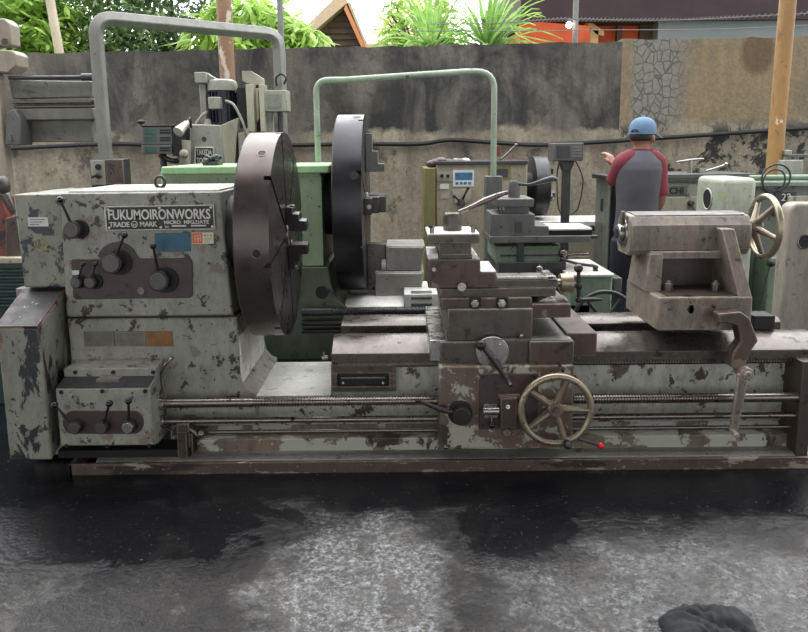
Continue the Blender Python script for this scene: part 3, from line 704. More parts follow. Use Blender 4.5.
lever(77, 229, 8.5, 60, 199.5, YH, dep=.055)
lever(116, 261.5, 10.5, 124.5, 235, YH, dep=.06)
lever(162.5, 279, 10.5, 153, 246, YH, dep=.06)
lever(79, 281.5, 6, 83, 264, YH - .006, .004, .012, dep=.035)
lever(93, 281.5, 6.5, 95.5, 264, YH - .006, .004, .012, dep=.035)
# nameplate
Yn = YH - .008
m = MB(); m.ppoly([(104.5, 206.5), (214, 204.5), (215.5, 229.5), (106, 231)], Yn, YH + .001); NP = m.build('nameplate', 'plate_black', L, .002); NP['label'] = 'black cast nameplate with silver letters'
m = MB()
q = [(105, 207), (213.5, 205.2), (215, 229), (106.5, 230.5)]
for i in range(4):
    m.tube([W(*q[i], Yn - .002), W(*q[(i + 1) % 4], Yn - .002)], .0036, 6)
m.build('nameplate_border', 'plate_silver', NP)
m = MB()
for x, y in ((108, 209.5), (159.5, 208), (211, 207.3), (109.5, 227.8), (161, 227.3), (212.5, 226.6)): p = W(x, y, Yn - .001); m.cyl(p, p + Vector((0, -.004, 0)), .006, seg=12)
m.each('plate_screw', 'plate_silver', NP)
text('FUKUMOIRONWORKS', 108, 219.6, Yn - .001, .046, 'plate_silver', NP, wfit=W(210, 218, Yn).x - W(108, 218, Yn).x, bold=.0012)
text('TRADE', 109.5, 227, Yn - .001, .023, 'plate_silver', NP, wfit=.095, bold=.0006)
text('MARK', 140, 226.5, Yn - .001, .023, 'plate_silver', NP, wfit=.080, bold=.0006)
text('MICRO  MFG.DATE', 164, 224, Yn - .001, .016, 'plate_silver', NP, wfit=.21, bold=.0005)
text('No.', 165, 227.8, Yn - .001, .012, 'plate_silver', NP, wfit=.02)
m = MB(); p = W(134.5, 224.3, Yn - .002); m.torus(p, (0, 1, 0), .014, .0024, 20, 6); m.build('trademark_ring', 'plate_silver', NP)
text('M', 132.6, 226.5, Yn - .001, .014, 'plate_silver', NP, wfit=.016)
m = MB(); m.pbox(172, 225.2, 186, 226.6, Yn - .003, Yn); m.pbox(191, 225, 206, 226.3, Yn - .003, Yn); m.build('blank_bars', 'plate_silver', NP)
m = MB(); m.pbox(155, 233, 190, 251.5, YH - .004, YH + .001); m.build('blue_plate', 'blue_plate', L, .001)
m = MB(); m.pbox(192, 232.5, 213.5, 243.8, YH - .002, YH + .001); ST = m.build('sticker', 'cream_paper', L); ST['label'] = 'small cream and orange sticker'
m = MB(); m.pbox(192.3, 233, 202.5, 243.4, YH - .003, YH - .0015); m.build('sticker_panel', 'orange_print', ST)
m = MB()
for s in (((194, 236), (201, 235)), ((195, 241.5), (195, 236)), ((198, 242), (198, 235.5)), ((195, 239), (200.5, 238.5)), ((200.5, 241.5), (200.5, 236))): m.tube([W(*s[0], YH - .003), W(*s[1], YH - .003)], .0016, 5)
m.build('sticker_glyph', 'cream_paper', ST)
text('A C A', 204, 236.2, YH - .002, .009, 'slot_dark', ST, wfit=.038)
m = MB()
for k in range(3): m.pbox(204, 237.8 + k * 1.9, 211.5 - k, 238.4 + k * 1.9, YH - .003, YH - .0015)
m.build('sticker_lines', 'plate_worn', ST)
# three instruction plates
for x0, x1, mt in ((84, 114, 'plate_worn'), (114.6, 145.5, 'plate_worn'), (146.5, 172.5, 'plate_bronze')):
    m = MB(); m.pbox(x0, 331.5, x1, 346.5, YH - .001, YH + .006); o = m.build('instruction_plate', mt, L, .001)
    m = MB()
    for k in range(6): m.pbox(x0 + 2, 333.5 + k * 2.1, x1 - 2, 334.1 + k * 2.1, YH - .002, YH)
    m.build('engraved_lines', 'brown_steel' if mt == 'plate_worn' else 'plate_bronze', o)
# eyebolt
m = MB(); c = W(160, 182, 3.5); m.torus(c, (0.25, 1, 0), .027, .0085, 32, 10); m.cyl(c - Vector((0, 0, .03)), c - Vector((0, 0, .05)), .013, .018); m.build('eyebolt', 'dark_hub', L)
# ---- feed gearbox
YF = 3.08
vf = [(57, 388), (150.5, 388), (154, 449), (64, 450)]
bx0 = W(58, 420, YF).x; bx1 = W(152, 420, YF).x; zf0 = W(108, 449.5, YF).z; zf1 = W(108, 388.5, YF).z
yb_ = YF + .09; zf2 = W(112, 377.5, yb_).z; zf3 = W(112, 368.5, yb_).z
m = MB(); m.xprof([(YF, zf0 + .02), (YF, zf1), (yb_, zf2), (yb_, zf3), (YH + .02, zf3), (YH + .02, zf0), (YF + .06, zf0)], bx0, bx1)
FG = m.build('feed_gearbox', 'paint_grey', L, .006)
m = MB(); m.prism([(bx0 + .006, YF + .002, zf1 + .004), (bx1 - .006, YF + .002, zf1 + .004), (bx1 - .006, yb_ - .002, zf2 + .004), (bx0 + .006, yb_ - .002, zf2 + .004)], (0, 0, .003)); m.build('slope_strip', 'slate_dark', FG)
m = MB(); m.pbox(96, 379.5, 119, 382.5, YF + .04, yb_); m.build('slope_tab', 'plate_worn', FG, .001)
m = MB(); m.pbox(71, 361, 162, 366.5, YH - .03, YH + .01); m.build('gearbox_lip', 'paint_grey', FG, .003)
pts = [(66 + 7, 411)] + [(73 - 10.5 * math.sin(R(t)), 422.5 - 11.5 * math.cos(R(t))) for t in range(15, 180, 18)] + [(73, 434), (134, 434)] + [(134 + 9.5 * math.sin(R(t)), 422.5 + 11.5 * math.cos(R(t))) for t in range(10, 180, 18)] + [(134, 411)]
m = MB(); m.ppoly(pts, YF - .005, YF + .002); m.build('lever_panel', 'panel_brown', FG, .0015)
m = MB()
for x, y, r in ((61, 392.5, 2.3), (102, 391.5, 2.3), (145, 391.5, 2.3), (149, 446, 2.3), (107, 446.5, 2), (66, 446, 2)): p = W(x, y, YF - .004); m.cyl(p, p + Vector((0, .006, 0)), r * YF / F, seg=14)
for x in (75, 113, 153): p = W(x, 372.5, yb_ - .004); m.cyl(p, p + Vector((0, .006, 0)), 2.3 * YF / F, seg=14)
m.each('cover_bolt', 'slot_dark', FG)
m = MB()
for x in (67.5, 79, 92): p = W(x, 407, YF - .003); m.cyl(p, p + Vector((0, .005, 0)), 2.6 * YF / F, seg=14)
m.each('index_mark', 'plate_worn', FG)
lever(78, 425, 7, 54.5, 405, YF - .004, .0055, .016, dep=.04)
lever(104.5, 425, 7, 109.5, 403.5, YF - .004, .0055, .016, dep=.04)
lever(131, 424.5, 7, 128.5, 401, YF - .004, .0055, .016, dep=.04, capmat='bright_steel')
m = MB(); m.tube([W(172, 358, 3.24), W(167, 362, 3.22), W(162, 372, 3.22), W(163, 384, 3.22), W(165.5, 397, 3.22)], .0075, 10, sub=4); m.ball(W(172, 358, 3.24), .010); m.build('oil_pipe', 'rod_steel', L)
m = MB(); m.pbox(58, 450, 190, 457.5, 3.2, YB); m.build('gearbox_skirt', 'slot_dark', L)
m = MB(); m.tube([W(165, 409, 3.22), W(166, 418, 3.2), W(163, 427, 3.2), W(172, 430, 3.2)], .006, 8, sub=3); m.build('drip_pipe', 'dark_hub', L)
# ---- faceplate on the spindle
YC = 3.50
fc_ = W(288, 234.5, YC); RP = .505; XBK = W(256, 234, YC).x; TH = fc_.x - XBK
plate_mat('faceplate_iron', (fc_.x - LX, 0, fc_.z), (60, 53, 52), .3)
def faceplate(c, Rp, th, mat, parent, ns=4, a0=0.0, slots=(0, 45, 90, 135)):
    m = MB(); m.rev(c - Vector((th, 0, 0)), (1, 0, 0), [(0, Rp - .012), (.008, Rp), (th - .03, Rp), (th - .03, Rp - .0002)], 128)
    lay = .03; w = .011; ns = 8
    for i in range(ns):
        a, b = R(a0 + 360 / ns * i), R(a0 + 360 / ns * (i + 1)); r0 = .075; pts = []
        for k in range(25):
            t = k / 24; aa = a + math.asin(w / Rp); bb = b - math.asin(w / Rp); th_ = aa + (bb - aa) * t; pts.append((Rp, th_))
        for k in range(13):
            t = k / 12; aa = a + math.asin(w / r0); bb = b - math.asin(w / r0); th_ = bb + (aa - bb) * t; pts.append((r0, th_))
        m.prism([c + Vector((-lay, r * math.cos(q), r * math.sin(q))) for r, q in pts], (lay, 0, 0))
    o = m.build('faceplate', mat, parent, ang=30)
    m = MB(); m.rev(c - Vector((.02, 0, 0)), (1, 0, 0), [(0, .07), (.03, .07), (.034, .06)], 40); m.build('spindle_nose', 'rod_steel', o, .002)
    m = MB(); m.torus(c + Vector((.013, 0, 0)), (1, 0, 0), .046, .006, 32, 8); m.build('spindle_bore', 'dark_hub', o)
    return o
FP = faceplate(fc_, RP, TH, 'faceplate_iron', L, a0=22.5 - 14)
# key holes in the rim
m = MB()
for dy, dz in ((-.30, None), (-.505 * .998, -.02)):
    if dz is None: dz = math.sqrt(RP ** 2 - dy ** 2)
    p = fc_ + Vector((-.055, dy, dz)); d = Vector((0, dy, dz)).normalized(); m.cyl(p - d * .01, p + d * .0006, .020, seg=20)
m.each('rim_hole', 'slot_dark', FP)
m = MB()
for dy, dz in ((-.30, None), (-.505 * .998, -.02)):
    if dz is None: dz = math.sqrt(RP ** 2 - dy ** 2)
    p = fc_ + Vector((-.055, dy, dz)); d = Vector((0, dy, dz)).normalized(); m.torus(p + d * .0005, d, .020, .002, 20, 6)
m.each('rim_hole_edge', 'rod_steel', FP)
m = MB(); m.rev(Vector((W(215, 234, YC).x, YC, fc_.z)), (1, 0, 0), [(0, .2), (XBK - W(215, 234, YC).x + .002, .2)], 40); m.build('spindle_housing', 'slot_dark', L)
def jaw(c, ang, rin, rout, steps, w=.075, parent=None, mat='slate_dark', name='chuck_jaw'):
    """steps: list of (radius_from, radius_to, protrusion)"""
    u = Vector((0, math.cos(R(ang)), math.sin(R(ang)))); v = Vector((0, -u.z, u.y)); m = MB()
    prof = [(rin, 0)]
    for r0, r1, h in steps: prof += [(r0, h), (r1, h)]
    prof += [(rout, 0)]
    m.prism([c + u * r + Vector((h, 0, 0)) - v * w / 2 for r, h in prof], v * w)
    s = steps[0]
    o = m.build(name, mat, parent, .004)
    m = MB(); q = c + u * (rin + rout) * .5; m.cyl(c + u * (rout - .01) + Vector((.03, 0, 0)), c + u * (rout + .006) + Vector((.03, 0, 0)), .014); m.build('jaw_screw', 'rod_steel', o)
    return o
jaw(fc_, 97, .025, .145, [(.025, .075, .100), (.077, .110, .065), (.112, .145, .035)], .07, FP, 'dark_hub')
jaw(fc_, 277, .045, .175, [(.045, .095, .100), (.097, .135, .055), (.137, .175, .03)], .07, FP, 'dark_hub')
# ---- carriage: saddle, apron, cross slide, compound, tool post
m = MB()
zs0 = zz(366, 3.2, 500); zs1 = zz(341.5, 3.14, 500)
m.box(W(440, 355, 3.14).x, W(569, 355, 3.14).x, 3.14, 3.86, zs0 + 0, zs1)
m.box(W(447, 330, 3.2).x, W(531, 330, 3.2).x, 3.16, 3.9, zs1, zz(309, 3.16, 490))
SD = m.build('saddle', 'oily_steel', L, .006)
m = MB(); m.box(W(529, 350, 3.12).x, W(574, 350, 3.12).x, 3.115, 3.86, zz(366, 3.12, 550), zz(341, 3.12, 550)); m.build('saddle_wing', 'brown_steel', SD, .006)
m = MB(); z_ = zz(341, 3.12, 550); m.box(W(532, 350, 3.12).x, W(572, 350, 3.12).x, 3.14, 3.8, z_ - .002, z_ + .0015); m.build('ground_top', 'cast_grey', SD)
m = MB(); m.box(W(566, 345, 3.2).x, W(597, 345, 3.2).x, 3.2, 3.86, zz(357, 3.2, 580), zz(333, 3.2, 580)); m.build('way_wiper', 'brown_steel', SD, .005)
m = MB(); m.box(W(429.5, 350, 3.14).x, W(446, 350, 3.14).x, 3.15, 3.86, zz(362, 3.14, 438), zz(341, 3.14, 438)); m.build('saddle_wing', 'bright_steel', SD, .005)
m = MB(); m.pbox(500, 339, 529, 341.5, 3.12, 3.15); m.ball(W(521.5, 336.5, 3.13), .011); m.build('gib_strip', 'rod_steel', SD)
AP = MB(); AP.box(W(439, 400, YA).x, W(573.5, 400, YA).x, YA, 3.24, W(500, 449, YA).z, W(500, 366, YA).z); AP = AP.build('apron', 'apron_paint', L, .008)
m = MB(); m.pbox(479.5, 374, 538, 429.5, YA - .008, YA + .001); m.build('clutch_plate', 'panel_brown', AP, .003)
m = MB(); m.cyl(W(483, 411, YA - .035), W(499, 411, YA - .035), .020); m.pbox(484, 404.5, 498, 418, YA - .02, YA); m.cyl(W(491, 413, YA - .045), W(492, 424, YA - .045), .005); m.build('clutch_shaft', 'bright_steel', AP, .002)
m = MB(); m.ball(W(492, 425, YA - .045), .016); m.build('clutch_knob', 'black_knob', AP)
m = MB(); m.pbox(500.5, 398, 517, 429, YA - .04, YA); m.pbox(498, 394.5, 520, 399, YA - .022, YA); m.cyl(W(507, 433, YA - .02), W(507, 433, YA), .02); m.build('half_nut_block', 'brown_steel', AP, .005)
m = MB(); m.cyl(W(508, 407, YA - .052), W(508, 407, YA - .03), .011); m.build('oil_nipple', 'bright_steel', AP, .002)
m = MB()
for x, y in ((483, 377), (534, 377), (483, 426), (532, 426), (563, 371), (560, 366)): p = W(x, y, YA - .012); m.cyl(p, p + Vector((0, .008, 0)), .007, seg=10)
m.each('plate_screw', 'dark_hub', AP)
m = MB(); p = W(460, 412, YA); m.cyl(p + Vector((0, -.02, 0)), p + Vector((0, .001, 0)), .057, seg=32); m.build('lever_boss', 'slot_dark', AP, .003)
c = W(461, 413, YA)
m = MB(); m.cyl(c + Vector((0, -.055, 0)), c, .042, seg=28); k = W(418, 400.5, YA - .06); m.tube([c + Vector((-.03, -.03, .012)), c.lerp(k, .5) + Vector((0, -.035, 0)), k], [.011, .012, .008], 10); o = m.build('feed_lever', 'dark_hub', L, .003)
m = MB(); m.ball(k, .013); m.build('knob', 'black_knob', o)
m = MB(); m.ball(W(446, 447, YA - .005), .012); m.build('apron_drain', 'rod_steel', AP)
# apron handwheel
def handwheel(c, ax, Rr, r, nsp, a0, name, parent, rim='brass', spoke='wheel_spoke', hubr=.035, dish=0.0, spr=.011, hub_len=.05):
    ax = Vector(ax).normalized(); m = MB(); m.torus(c, ax, Rr, r, 72, 12); o = m.build(name, rim, parent)
    axv, u, v = MB().frame(ax)
    m = MB(); hc = c - ax * dish
    m.rev(hc - ax * hub_len * .5, ax, [(0, hubr * .8), (.006, hubr), (hub_len - .006, hubr), (hub_len, hubr * .8)], 28); m.build('wheel_hub', spoke, o, .002)
    m = MB(); m.rev(hc - ax * (hub_len * .5 + .01), ax, [(0, hubr * .45), (hub_len + .02, hubr * .45)], 18); m.build('hub_nut', 'rod_steel', o)
    for i in range(nsp):
        a = R(a0 + 360 / nsp * i); d = u * math.cos(a) + v * math.sin(a)
        m = MB(); m.tube([hc + d * hubr * .7, hc.lerp(c, .5) + d * (Rr * .55), c + d * (Rr - r * .5)], [spr * 1.5, spr * 1.1, spr * .9], 10, sub=4); m.build('spoke', spoke, o)
    return o
cw = W(556, 410, 3.02)
hw = handwheel(cw, (0, -1, 0), .158, .0165, 5, 35, 'apron_handwheel', L, hubr=.038, dish=0.02, spr=.0145)
m = MB(); m.cyl(cw + Vector((0, .02, 0)), Vector((cw.x, YA, cw.z)), .028); m.build('wheel_shaft', 'rod_steel', L)
m = MB(); hh = W(567.5, 444.5, 2.97); m.cyl(W(567.5, 444.5, 3.03), hh, .012); m.ball(hh, .020, sz=(1, 1.6, 1)); m.build('wheel_handle', 'dark_hub', L)
m = MB(); m.tube([W(571, 437, 3.08), W(585, 441, 3.06), W(598, 445, 3.04)], .006); o = m.build('start_lever', 'dark_hub', L)
m = MB(); m.ball(W(600.5, 445.7, 3.04), .0155); o2 = m.build('knob', 'red_knob', o); o2['label'] = 'round red plastic knob'
# cross-slide crank
YX = 3.12
pts = []
for i in range(36):
    a = 2 * PI * i / 36; pts.append((492.5 + 16.5 * math.cos(a) * (1 - .12 * math.sin(a)), 353.5 + 16.5 * math.sin(a)))
m = MB(); m.ppoly(pts, YX - .006, YX + .02); m.build('crank_flange', 'bright_steel', SD, .004)
m = MB(); c = W(494, 360, YX); m.cyl(c + Vector((0, -.05, 0)), c, .026, seg=28); m.cyl(c + Vector((0, -.06, 0)), c + Vector((0, -.05, 0)), .016); m.build('crank_dial', 'grey_hub', SD, .002)
m = MB(); Yk = YX - .055; m.tube([W(482, 346, Yk), W(494, 361, Yk), W(505, 377, Yk)], [.011, .014, .010], 10); m.ball(W(481, 345, Yk), .025); m.ball(W(506, 378, Yk), .015); m.tube([W(506, 378, Yk), W(508, 381, Yk - .03), W(511, 386, Yk - .06)], [.008, .012, .009], 10); m.build('cross_slide_crank', 'dark_hub', L)
m = MB(); m.tube([W(500, 347, YX - .01), W(501, 343, YX - .01)], .005); m.ball(W(500, 345, YX - .02), .006); m.build('oil_cup', 'bright_steel', SD)
# cross slide top + tail block
YT = 3.22
m = MB(); m.box(W(441, 300, YT).x, W(531, 300, YT).x, YT - .02, 3.84, zz(309.5, YT, 490), zz(297, YT, 490)); XS = m.build('cross_slide', 'brown_steel', L, .004)
m = MB()
for x in (475, 502):
    m.pbox(x - 6, 297.5, x + 6, 309, YT - .022, YT - .015)
m.each('slot_recess', 'slot_dark', XS)
m = MB()
for x in (475, 502):
    p = W(x, 304, YT - .045); m.cyl(p, p + Vector((0, .04, 0)), .020, seg=6); m.cyl(p + Vector((0, -.015, 0)), p, .010)
m.each('clamp_bolt', 'bright_steel', XS, .002)
m = MB(); m.pbox(532, 304, 571, 318, YT - .03, 3.7); m.build('slide_tail_block', 'brown_steel', XS, .006)
m = MB(); m.ppoly([(534, 303.5), (548, 297), (562, 303.5)], YT + .03, YT + .2); m.build('slide_wedge', 'gap_steel', XS, .003)
YQ = 3.28
m = MB(); m.pbox(441, 288, 556, 297, YQ - .04, YQ + .30); m.build('swivel_base', 'oily_steel', XS, .004)
m = MB(); m.ppoly([(428, 259.5), (480.5, 259), (480.5, 272), (496.5, 272), (496.5, 288), (428, 288.5)], YQ - .05, YQ + .25); CR = m.build('compound_rest', 'brown_steel', L, .006); CR['label'] = 'brownish steel stepped block'
m = MB(); m.pbox(481, 271.3, 496, 272.1, YQ - .047, YQ + .246); m.build('ground_step', 'gap_steel', CR)
m = MB(); m.pbox(496, 279.5, 558, 287.5, YQ - .03, YQ + .15); m.build('compound_slide', 'oily_steel', CR, .003)
m = MB(); m.pbox(497, 277, 553, 279.3, YQ - .03, YQ - .005); m.pbox(497, 277, 553, 279.3, YQ + .125, YQ + .15); m.pbox(548, 276.5, 556, 281, YQ - .03, YQ + .15); m.each('slide_rail', 'bright_steel', CR, .001)
m = MB(); m.cyl(W(434, 269.5, YQ - .065), W(434, 269.5, YQ - .05), .010); m.tube([W(434, 269, YQ - .06), W(440, 264, YQ - .06), W(447, 260, YQ - .06)], .003, 6); m.cyl(W(462, 287, YQ - .075), W(462, 287, YQ - .05), .02, seg=24); m.each('slide_screw', 'rod_steel', CR)
m = MB(); p = W(558, 283, YQ + .04); p1 = W(573.5, 283, YQ + .04); m.rev(Vector((p.x, p.y, p1.z)), (1, 0, 0), [(-.01, .02), (.008, .022), (.009, .047), (.05, .047), (.052, .05), (.068, .05), (.070, .03)], 32); m.build('compound_dial', 'brass', CR, .001)
m = MB(); hx_ = W(579, 286, YQ + .04); m.cyl(W(573, 285, YQ + .04), hx_, .013); m.tube([W(578.5, 270, YQ + .04), hx_, W(578.5, 300, YQ + .04)], [.008, .012, .008], 10); m.ball(W(578.5, 268.5, YQ + .04), .022); m.ball(W(578.5, 300, YQ + .04), .016); m.tube([W(579, 300, YQ + .04), W(592, 299.5, YQ + .04), W(602, 299.5, YQ + .04)], [.007, .012, .006], 10); m.ball(hx_, .018); m.build('compound_crank', 'dark_hub', L)
# tool post
m = MB(); m.pbox(438.5, 242.5, 471.5, 257, YQ + .0, YQ + .2); m.pbox(434, 256, 476, 259.5, YQ - .02, YQ + .22); m.build('tool_post_neck', 'oily_steel', CR, .003)
m = MB(); m.pbox(427.5, 254, 438, 259, YQ - .03, YQ + .22); m.pbox(472, 255, 477.5, 259, YQ - .03, YQ + .22); m.each('slide_shoulder', 'gap_steel', CR, .002)
m = MB(); m.pbox(427, 234.5, 480, 244, YQ - .05, YQ + .25); TP = m.build('tool_post', 'oily_steel', L, .004)
m = MB(); m.pbox(427.6, 233.8, 479.4, 234.6, YQ - .046, YQ + .246); m.build('ground_top', 'gap_steel', TP)
m = MB(); m.rev(W(452.5, 233.5, YQ + .1), (0, 0, 1), [(0, .052), (.006, .046), (.015, .043), (.020, .046), (.085, .044), (.098, .040), (.102, .036)], 32); m.build('clamp_boss', 'oily_steel', TP, .002)
for x, dy, h in ((432, -.02, 8), (473, .0, 9), (476, .2, 8), (431, .2, 8)):
    m = MB(); p = W(x, 234, YQ + dy); m.cyl(p, p + Vector((0, 0, h * .0047)), .011); m.cyl(p + Vector((0, 0, h * .0035)), p + Vector((0, 0, h * .0047)), .014, seg=4); m.build('tool_screw', 'rod_steel', TP)
m = MB(); yy = YQ + .1; m.tube([W(459, 212, yy), W(472, 206.8, yy), W(485, 201, yy), W(497, 196, yy), W(508, 192, yy)], [.009, .011, .017, .014, .008], 12, sub=4); m.build('clamp_handle', 'rod_steel', TP)
# ---- tailstock
YL = 3.22
m = MB()
m.pbox(658, 297, 752, 330.5, YL, YL + .48)
TS = m.build('tailstock', 'tail_paint', L, .008)
za = W(700, 297, YL).z
ax_ = W(690, 229.5, YC)
xq0, xq1 = W(630, 229, YC - .1).x, W(751, 229, YC - .1).x
zc_ = W(690, 231, YC - .1).z
hb = .098
# octagonal quill housing
pr = []
for yv, zv in ((-.078, -.118), (-.11, -.085), (-.118, -.03), (-.112, .035), (-.075, .078), (-.02, .084), (.06, .084), (.10, .05), (.11, -.06), (.08, -.118)): pr.append((YC + yv, ax_.z + zv))
m = MB(); m.xprof(pr, xq0, xq1); m.build('quill_housing', 'tail_paint', TS, .008)
m = MB(); m.xprof([(YC - .073, ax_.z + .081), (YC - .02, ax_.z + .089), (YC + .06, ax_.z + .089), (YC + .06, ax_.z + .08)], xq0 + .03, xq1 - .02); m.build('oil_grime', 'tail_dark', TS)
m = MB(); m.rev(Vector((xq0 - .032, YC, ax_.z - .015)), (1, 0, 0), [(0, .040), (.006, .046), (.02, .046), (.021, .040), (.026, .040), (.027, .046), (.045, .048)], 32); m.rev(Vector((xq0 - .008, YC, ax_.z - .015)), (1, 0, 0), [(0, .07), (.01, .075)], 32); m.build('quill', 'bright_steel', TS, .001)
m = MB(); m.rev(Vector((xq0 - .035, YC, ax_.z - .015)), (1, 0, 0), [(0, .024), (.01, .024)], 20); m.build('quill_bore', 'slot_dark', TS)
m = MB(); m.box(xq0 - .028, xq0 - .008, YC - .05, YC - .03, ax_.z + .03, ax_.z + .10); m.build('quill_stop', 'brown_steel', TS, .003)
# housing base casting: side webs, back and sloping brace
m = MB()
Yu = YL + .12
xb0 = W(658, 297, YL).x; xb1 = W(752, 297, YL).x; zhb_ = ax_.z - .11
xu0 = W(641, 250, Yu).x
# left web
m.prism([(xb0, YL + .01, za - .002), (xb0 + .04, YL + .01, za - .002), (xb0 + .045, Yu + .06, zhb_), (xb0 - .03, Yu + .06, zhb_), ], (0, 0, .0001)) if False else None
def quadprism(a, b, t): # hex between two quads
    m.faces(list(a) + list(b), [(0, 1, 2, 3), (7, 6, 5, 4), (0, 4, 5, 1), (1, 5, 6, 2), (2, 6, 7, 3), (3, 7, 4, 0)])
yb2 = YL + .42
xa1, xa2 = W(646, 294, YL + .13).x, W(650, 252, YL + .13).x
quadprism([(xa1, YL + .13, za - .003), (xa1 + .075, YL + .13, za - .003), (xa1 + .075, yb2, za - .003), (xa1, yb2, za - .003)],
          [(xa2, YL + .14, zhb_ + .01), (xa2 + .07, YL + .14, zhb_ + .01), (xa2 + .07, YC + .1, zhb_ + .01), (xa2, YC + .1, zhb_ + .01)], 0)
m.box(xb0 + .03, xb1 - .05, YC - .0, YC + .1, za - .003, zhb_ + .03)
m.box(xa2 + .01, xb1 - .09, YL + .142, YC + .05, zhb_ - .018, zhb_ + .02)
m.build('tailstock_body', 'tail_paint', TS, .006)
m = MB(); m.box(xb0 + .055, xb1 - .05, YC - .004, YC + .0, za, zhb_ - .018); m.box(xb0 + .05, xb1 - .04, YL + .02, YC, za, za + .004); m.build('recess_lining', 'tail_dark', TS)
br = [W(722, 229, YL + .10), W(735, 229, YL + .10), W(753, 300, YL), W(739, 300, YL)]
m = MB(); quadprism([br[0], br[1], br[1] + Vector((0, .2, 0)), br[0] + Vector((0, .2, 0))], [br[3], br[2], br[2] + Vector((0, .28, 0)), br[3] + Vector((0, .28, 0))], 0); m.build('brace', 'tail_paint', TS, .005)
m = MB()
for x in (668, 715):
    p = W(x, 293, YL + .12); m.cyl(p, p + Vector((0, 0, .05)), .020, seg=6); m.cyl(p + Vector((0, 0, .05)), p + Vector((0, 0, .062)), .011)
m.each('clamp_nut', 'oily_steel', TS, .002)
m = MB(); p = W(691, 309.5, YL - .002); m.cyl(p, p + Vector((0, .01, 0)), .018, seg=6); m.pbox(689.5, 305, 693.5, 313.5, YL - .002, YL + .01); m.build('key_hole', 'slot_dark', TS)
m = MB(); m.ball(W(714, 306, YL), .011); m.build('side_screw', 'dark_hub', TS)
# tailstock wheel
tw = W(764.5, 226.5, YC)
TW = handwheel(tw, (1, 0, 0), .150, .0165, 5, 20, 'tailstock_handwheel', L, hubr=.036, dish=.05, spr=.013, hub_len=.06)
m = MB(); m.cyl(Vector((xq1, YC, tw.z)), Vector((tw.x - .05, YC, tw.z)), .03); m.cyl(Vector((xq1 - .002, YC, tw.z)), Vector((xq1 + .02, YC, tw.z)), .075, .06, seg=32); m.build('quill_screw', 'bright_steel', TS, .002)
# clamp arm and lever
Yc = 3.12
m = MB(); m.ppoly([(719, 314), (741, 312), (750, 318), (758.5, 341), (752, 350), (746, 366), (737, 371), (730.5, 366), (733.5, 353), (741, 342), (738, 326), (730, 323), (719, 323)], Yc, Yc + .07); m.pbox(722, 314, 737, 323, Yc + .02, YL + .01); m.build('clamp_arm', 'brown_steel', TS, .006)
m = MB(); c = W(744, 372, Yc); m.cyl(c + Vector((0, -.035, 0)), c + Vector((0, .05, 0)), .030, seg=24); m.cyl(c + Vector((0, -.045, 0)), c, .018, seg=6)
m.ppoly([(738.5, 374), (749, 376), (738, 432), (730.5, 431)], Yc - .03, Yc - .01); m.tube([W(732, 431, Yc - .02), W(735, 434, Yc - .06), W(737, 436, Yc - .09)], [.011, .013, .012], 10); m.build('clamp_lever', 'tail_paint', L, .004)
m = MB(); m.pbox(754, 316, 775, 329.5, 3.42, 3.52); m.build('chip_wiper', 'slot_dark', L, .003)
# ================================================================== green lathe behind
Y2, C2 = 4.20, 4.50
G2 = thing('lathe', (W(320, 300, C2).x, C2, 0), 'green lathe standing behind the big one, with its own black faceplate and grey tool post', 'lathe')
m = MB(); m.pbox(163, 170, 322, 267, Y2, Y2 + .75); hs = m.build('headstock', 'green_paint', G2, .012)
m = MB(); m.pbox(161, 166, 329, 174, Y2 - .03, Y2 + .78); m.build('headstock_lid', 'green_bright', G2, .008)
m = MB(); m.pbox(302, 176, 322.5, 266, Y2 - .008, Y2 + .01); m.build('side_panel', 'green_paint', G2, .003)
m = MB(); m.ppoly([(200, 268), (328, 267), (331, 285), (337, 300), (347, 308), (347, 360), (200, 360)], Y2 - .02, Y2 + .7); m.build('headstock_pedestal', 'green_dark', G2, .008)
m = MB(); p = W(322, 292.5, Y2 - .024); m.cyl(p, p + Vector((0, .02, 0)), .040, seg=28); m.build('round_opening', 'slot_dark', G2)
m = MB(); a = W(258, 305, Y2); b = W(590, 305, Y2); zb = W(404, 305, Y2).z
m.box(a.x, b.x, Y2 + .02, Y2 + .7, .08, zb - .01); m.build('bed', 'green_dark', G2, .008)
m = MB(); m.xprof([(Y2, zb - .06), (Y2, zb - .01), (Y2 + .05, zb + .02), (Y2 + .2, zb + .02), (Y2 + .2, zb - .06)], W(345, 305, Y2).x, b.x); m.box(W(345, 305, Y2).x, b.x, Y2 + .42, Y2 + .66, zb - .06, zb + .02); m.build('bed_ways', 'gap_steel', G2, .003)
def screw(name, x0, x1, y, Y, r, mat, par, t0=None, t1=None, pitch=.018):
    a, b = W(x0, y, Y), W(x1, y, Y); prof = [(0, r)]
    if t0:
        t = W(t0, y, Y).x - a.x; e = W(t1, y, Y).x - a.x
        while t < e: prof += [(t, r), (t + .001, r * .72), (t + pitch * .45, r * .72), (t + pitch * .5, r)]; t += pitch
    prof.append((b.x - a.x, r)); m = MB(); m.rev(a, (1, 0, 0), prof, 16); return m.build(name, mat, par, ang=25)
screw('lead_screw', 302, 560, 312, Y2 - .06, .026, 'slate_dark', G2, 332, 430)
screw('feed_rod', 302, 560, 323, Y2 - .06, .018, 'dark_hub', G2)
screw('feed_rod', 302, 560, 331, Y2 - .05, .014, 'dark_hub', G2)
m = MB(); m.pbox(404, 294, 442, 308, Y2 - .03, Y2 + .22); wv = m.build('saddle_wing', 'gap_steel', G2, .004)
m = MB()
for y in (297, 303.5): m.pbox(411, y, 432, y + 2.6, Y2 - .034, Y2 - .02)
m.pbox(411, 293, 432, 294.2, Y2 - .02, Y2 + .05)
m.build('wing_slots', 'green_dark', wv, .002)
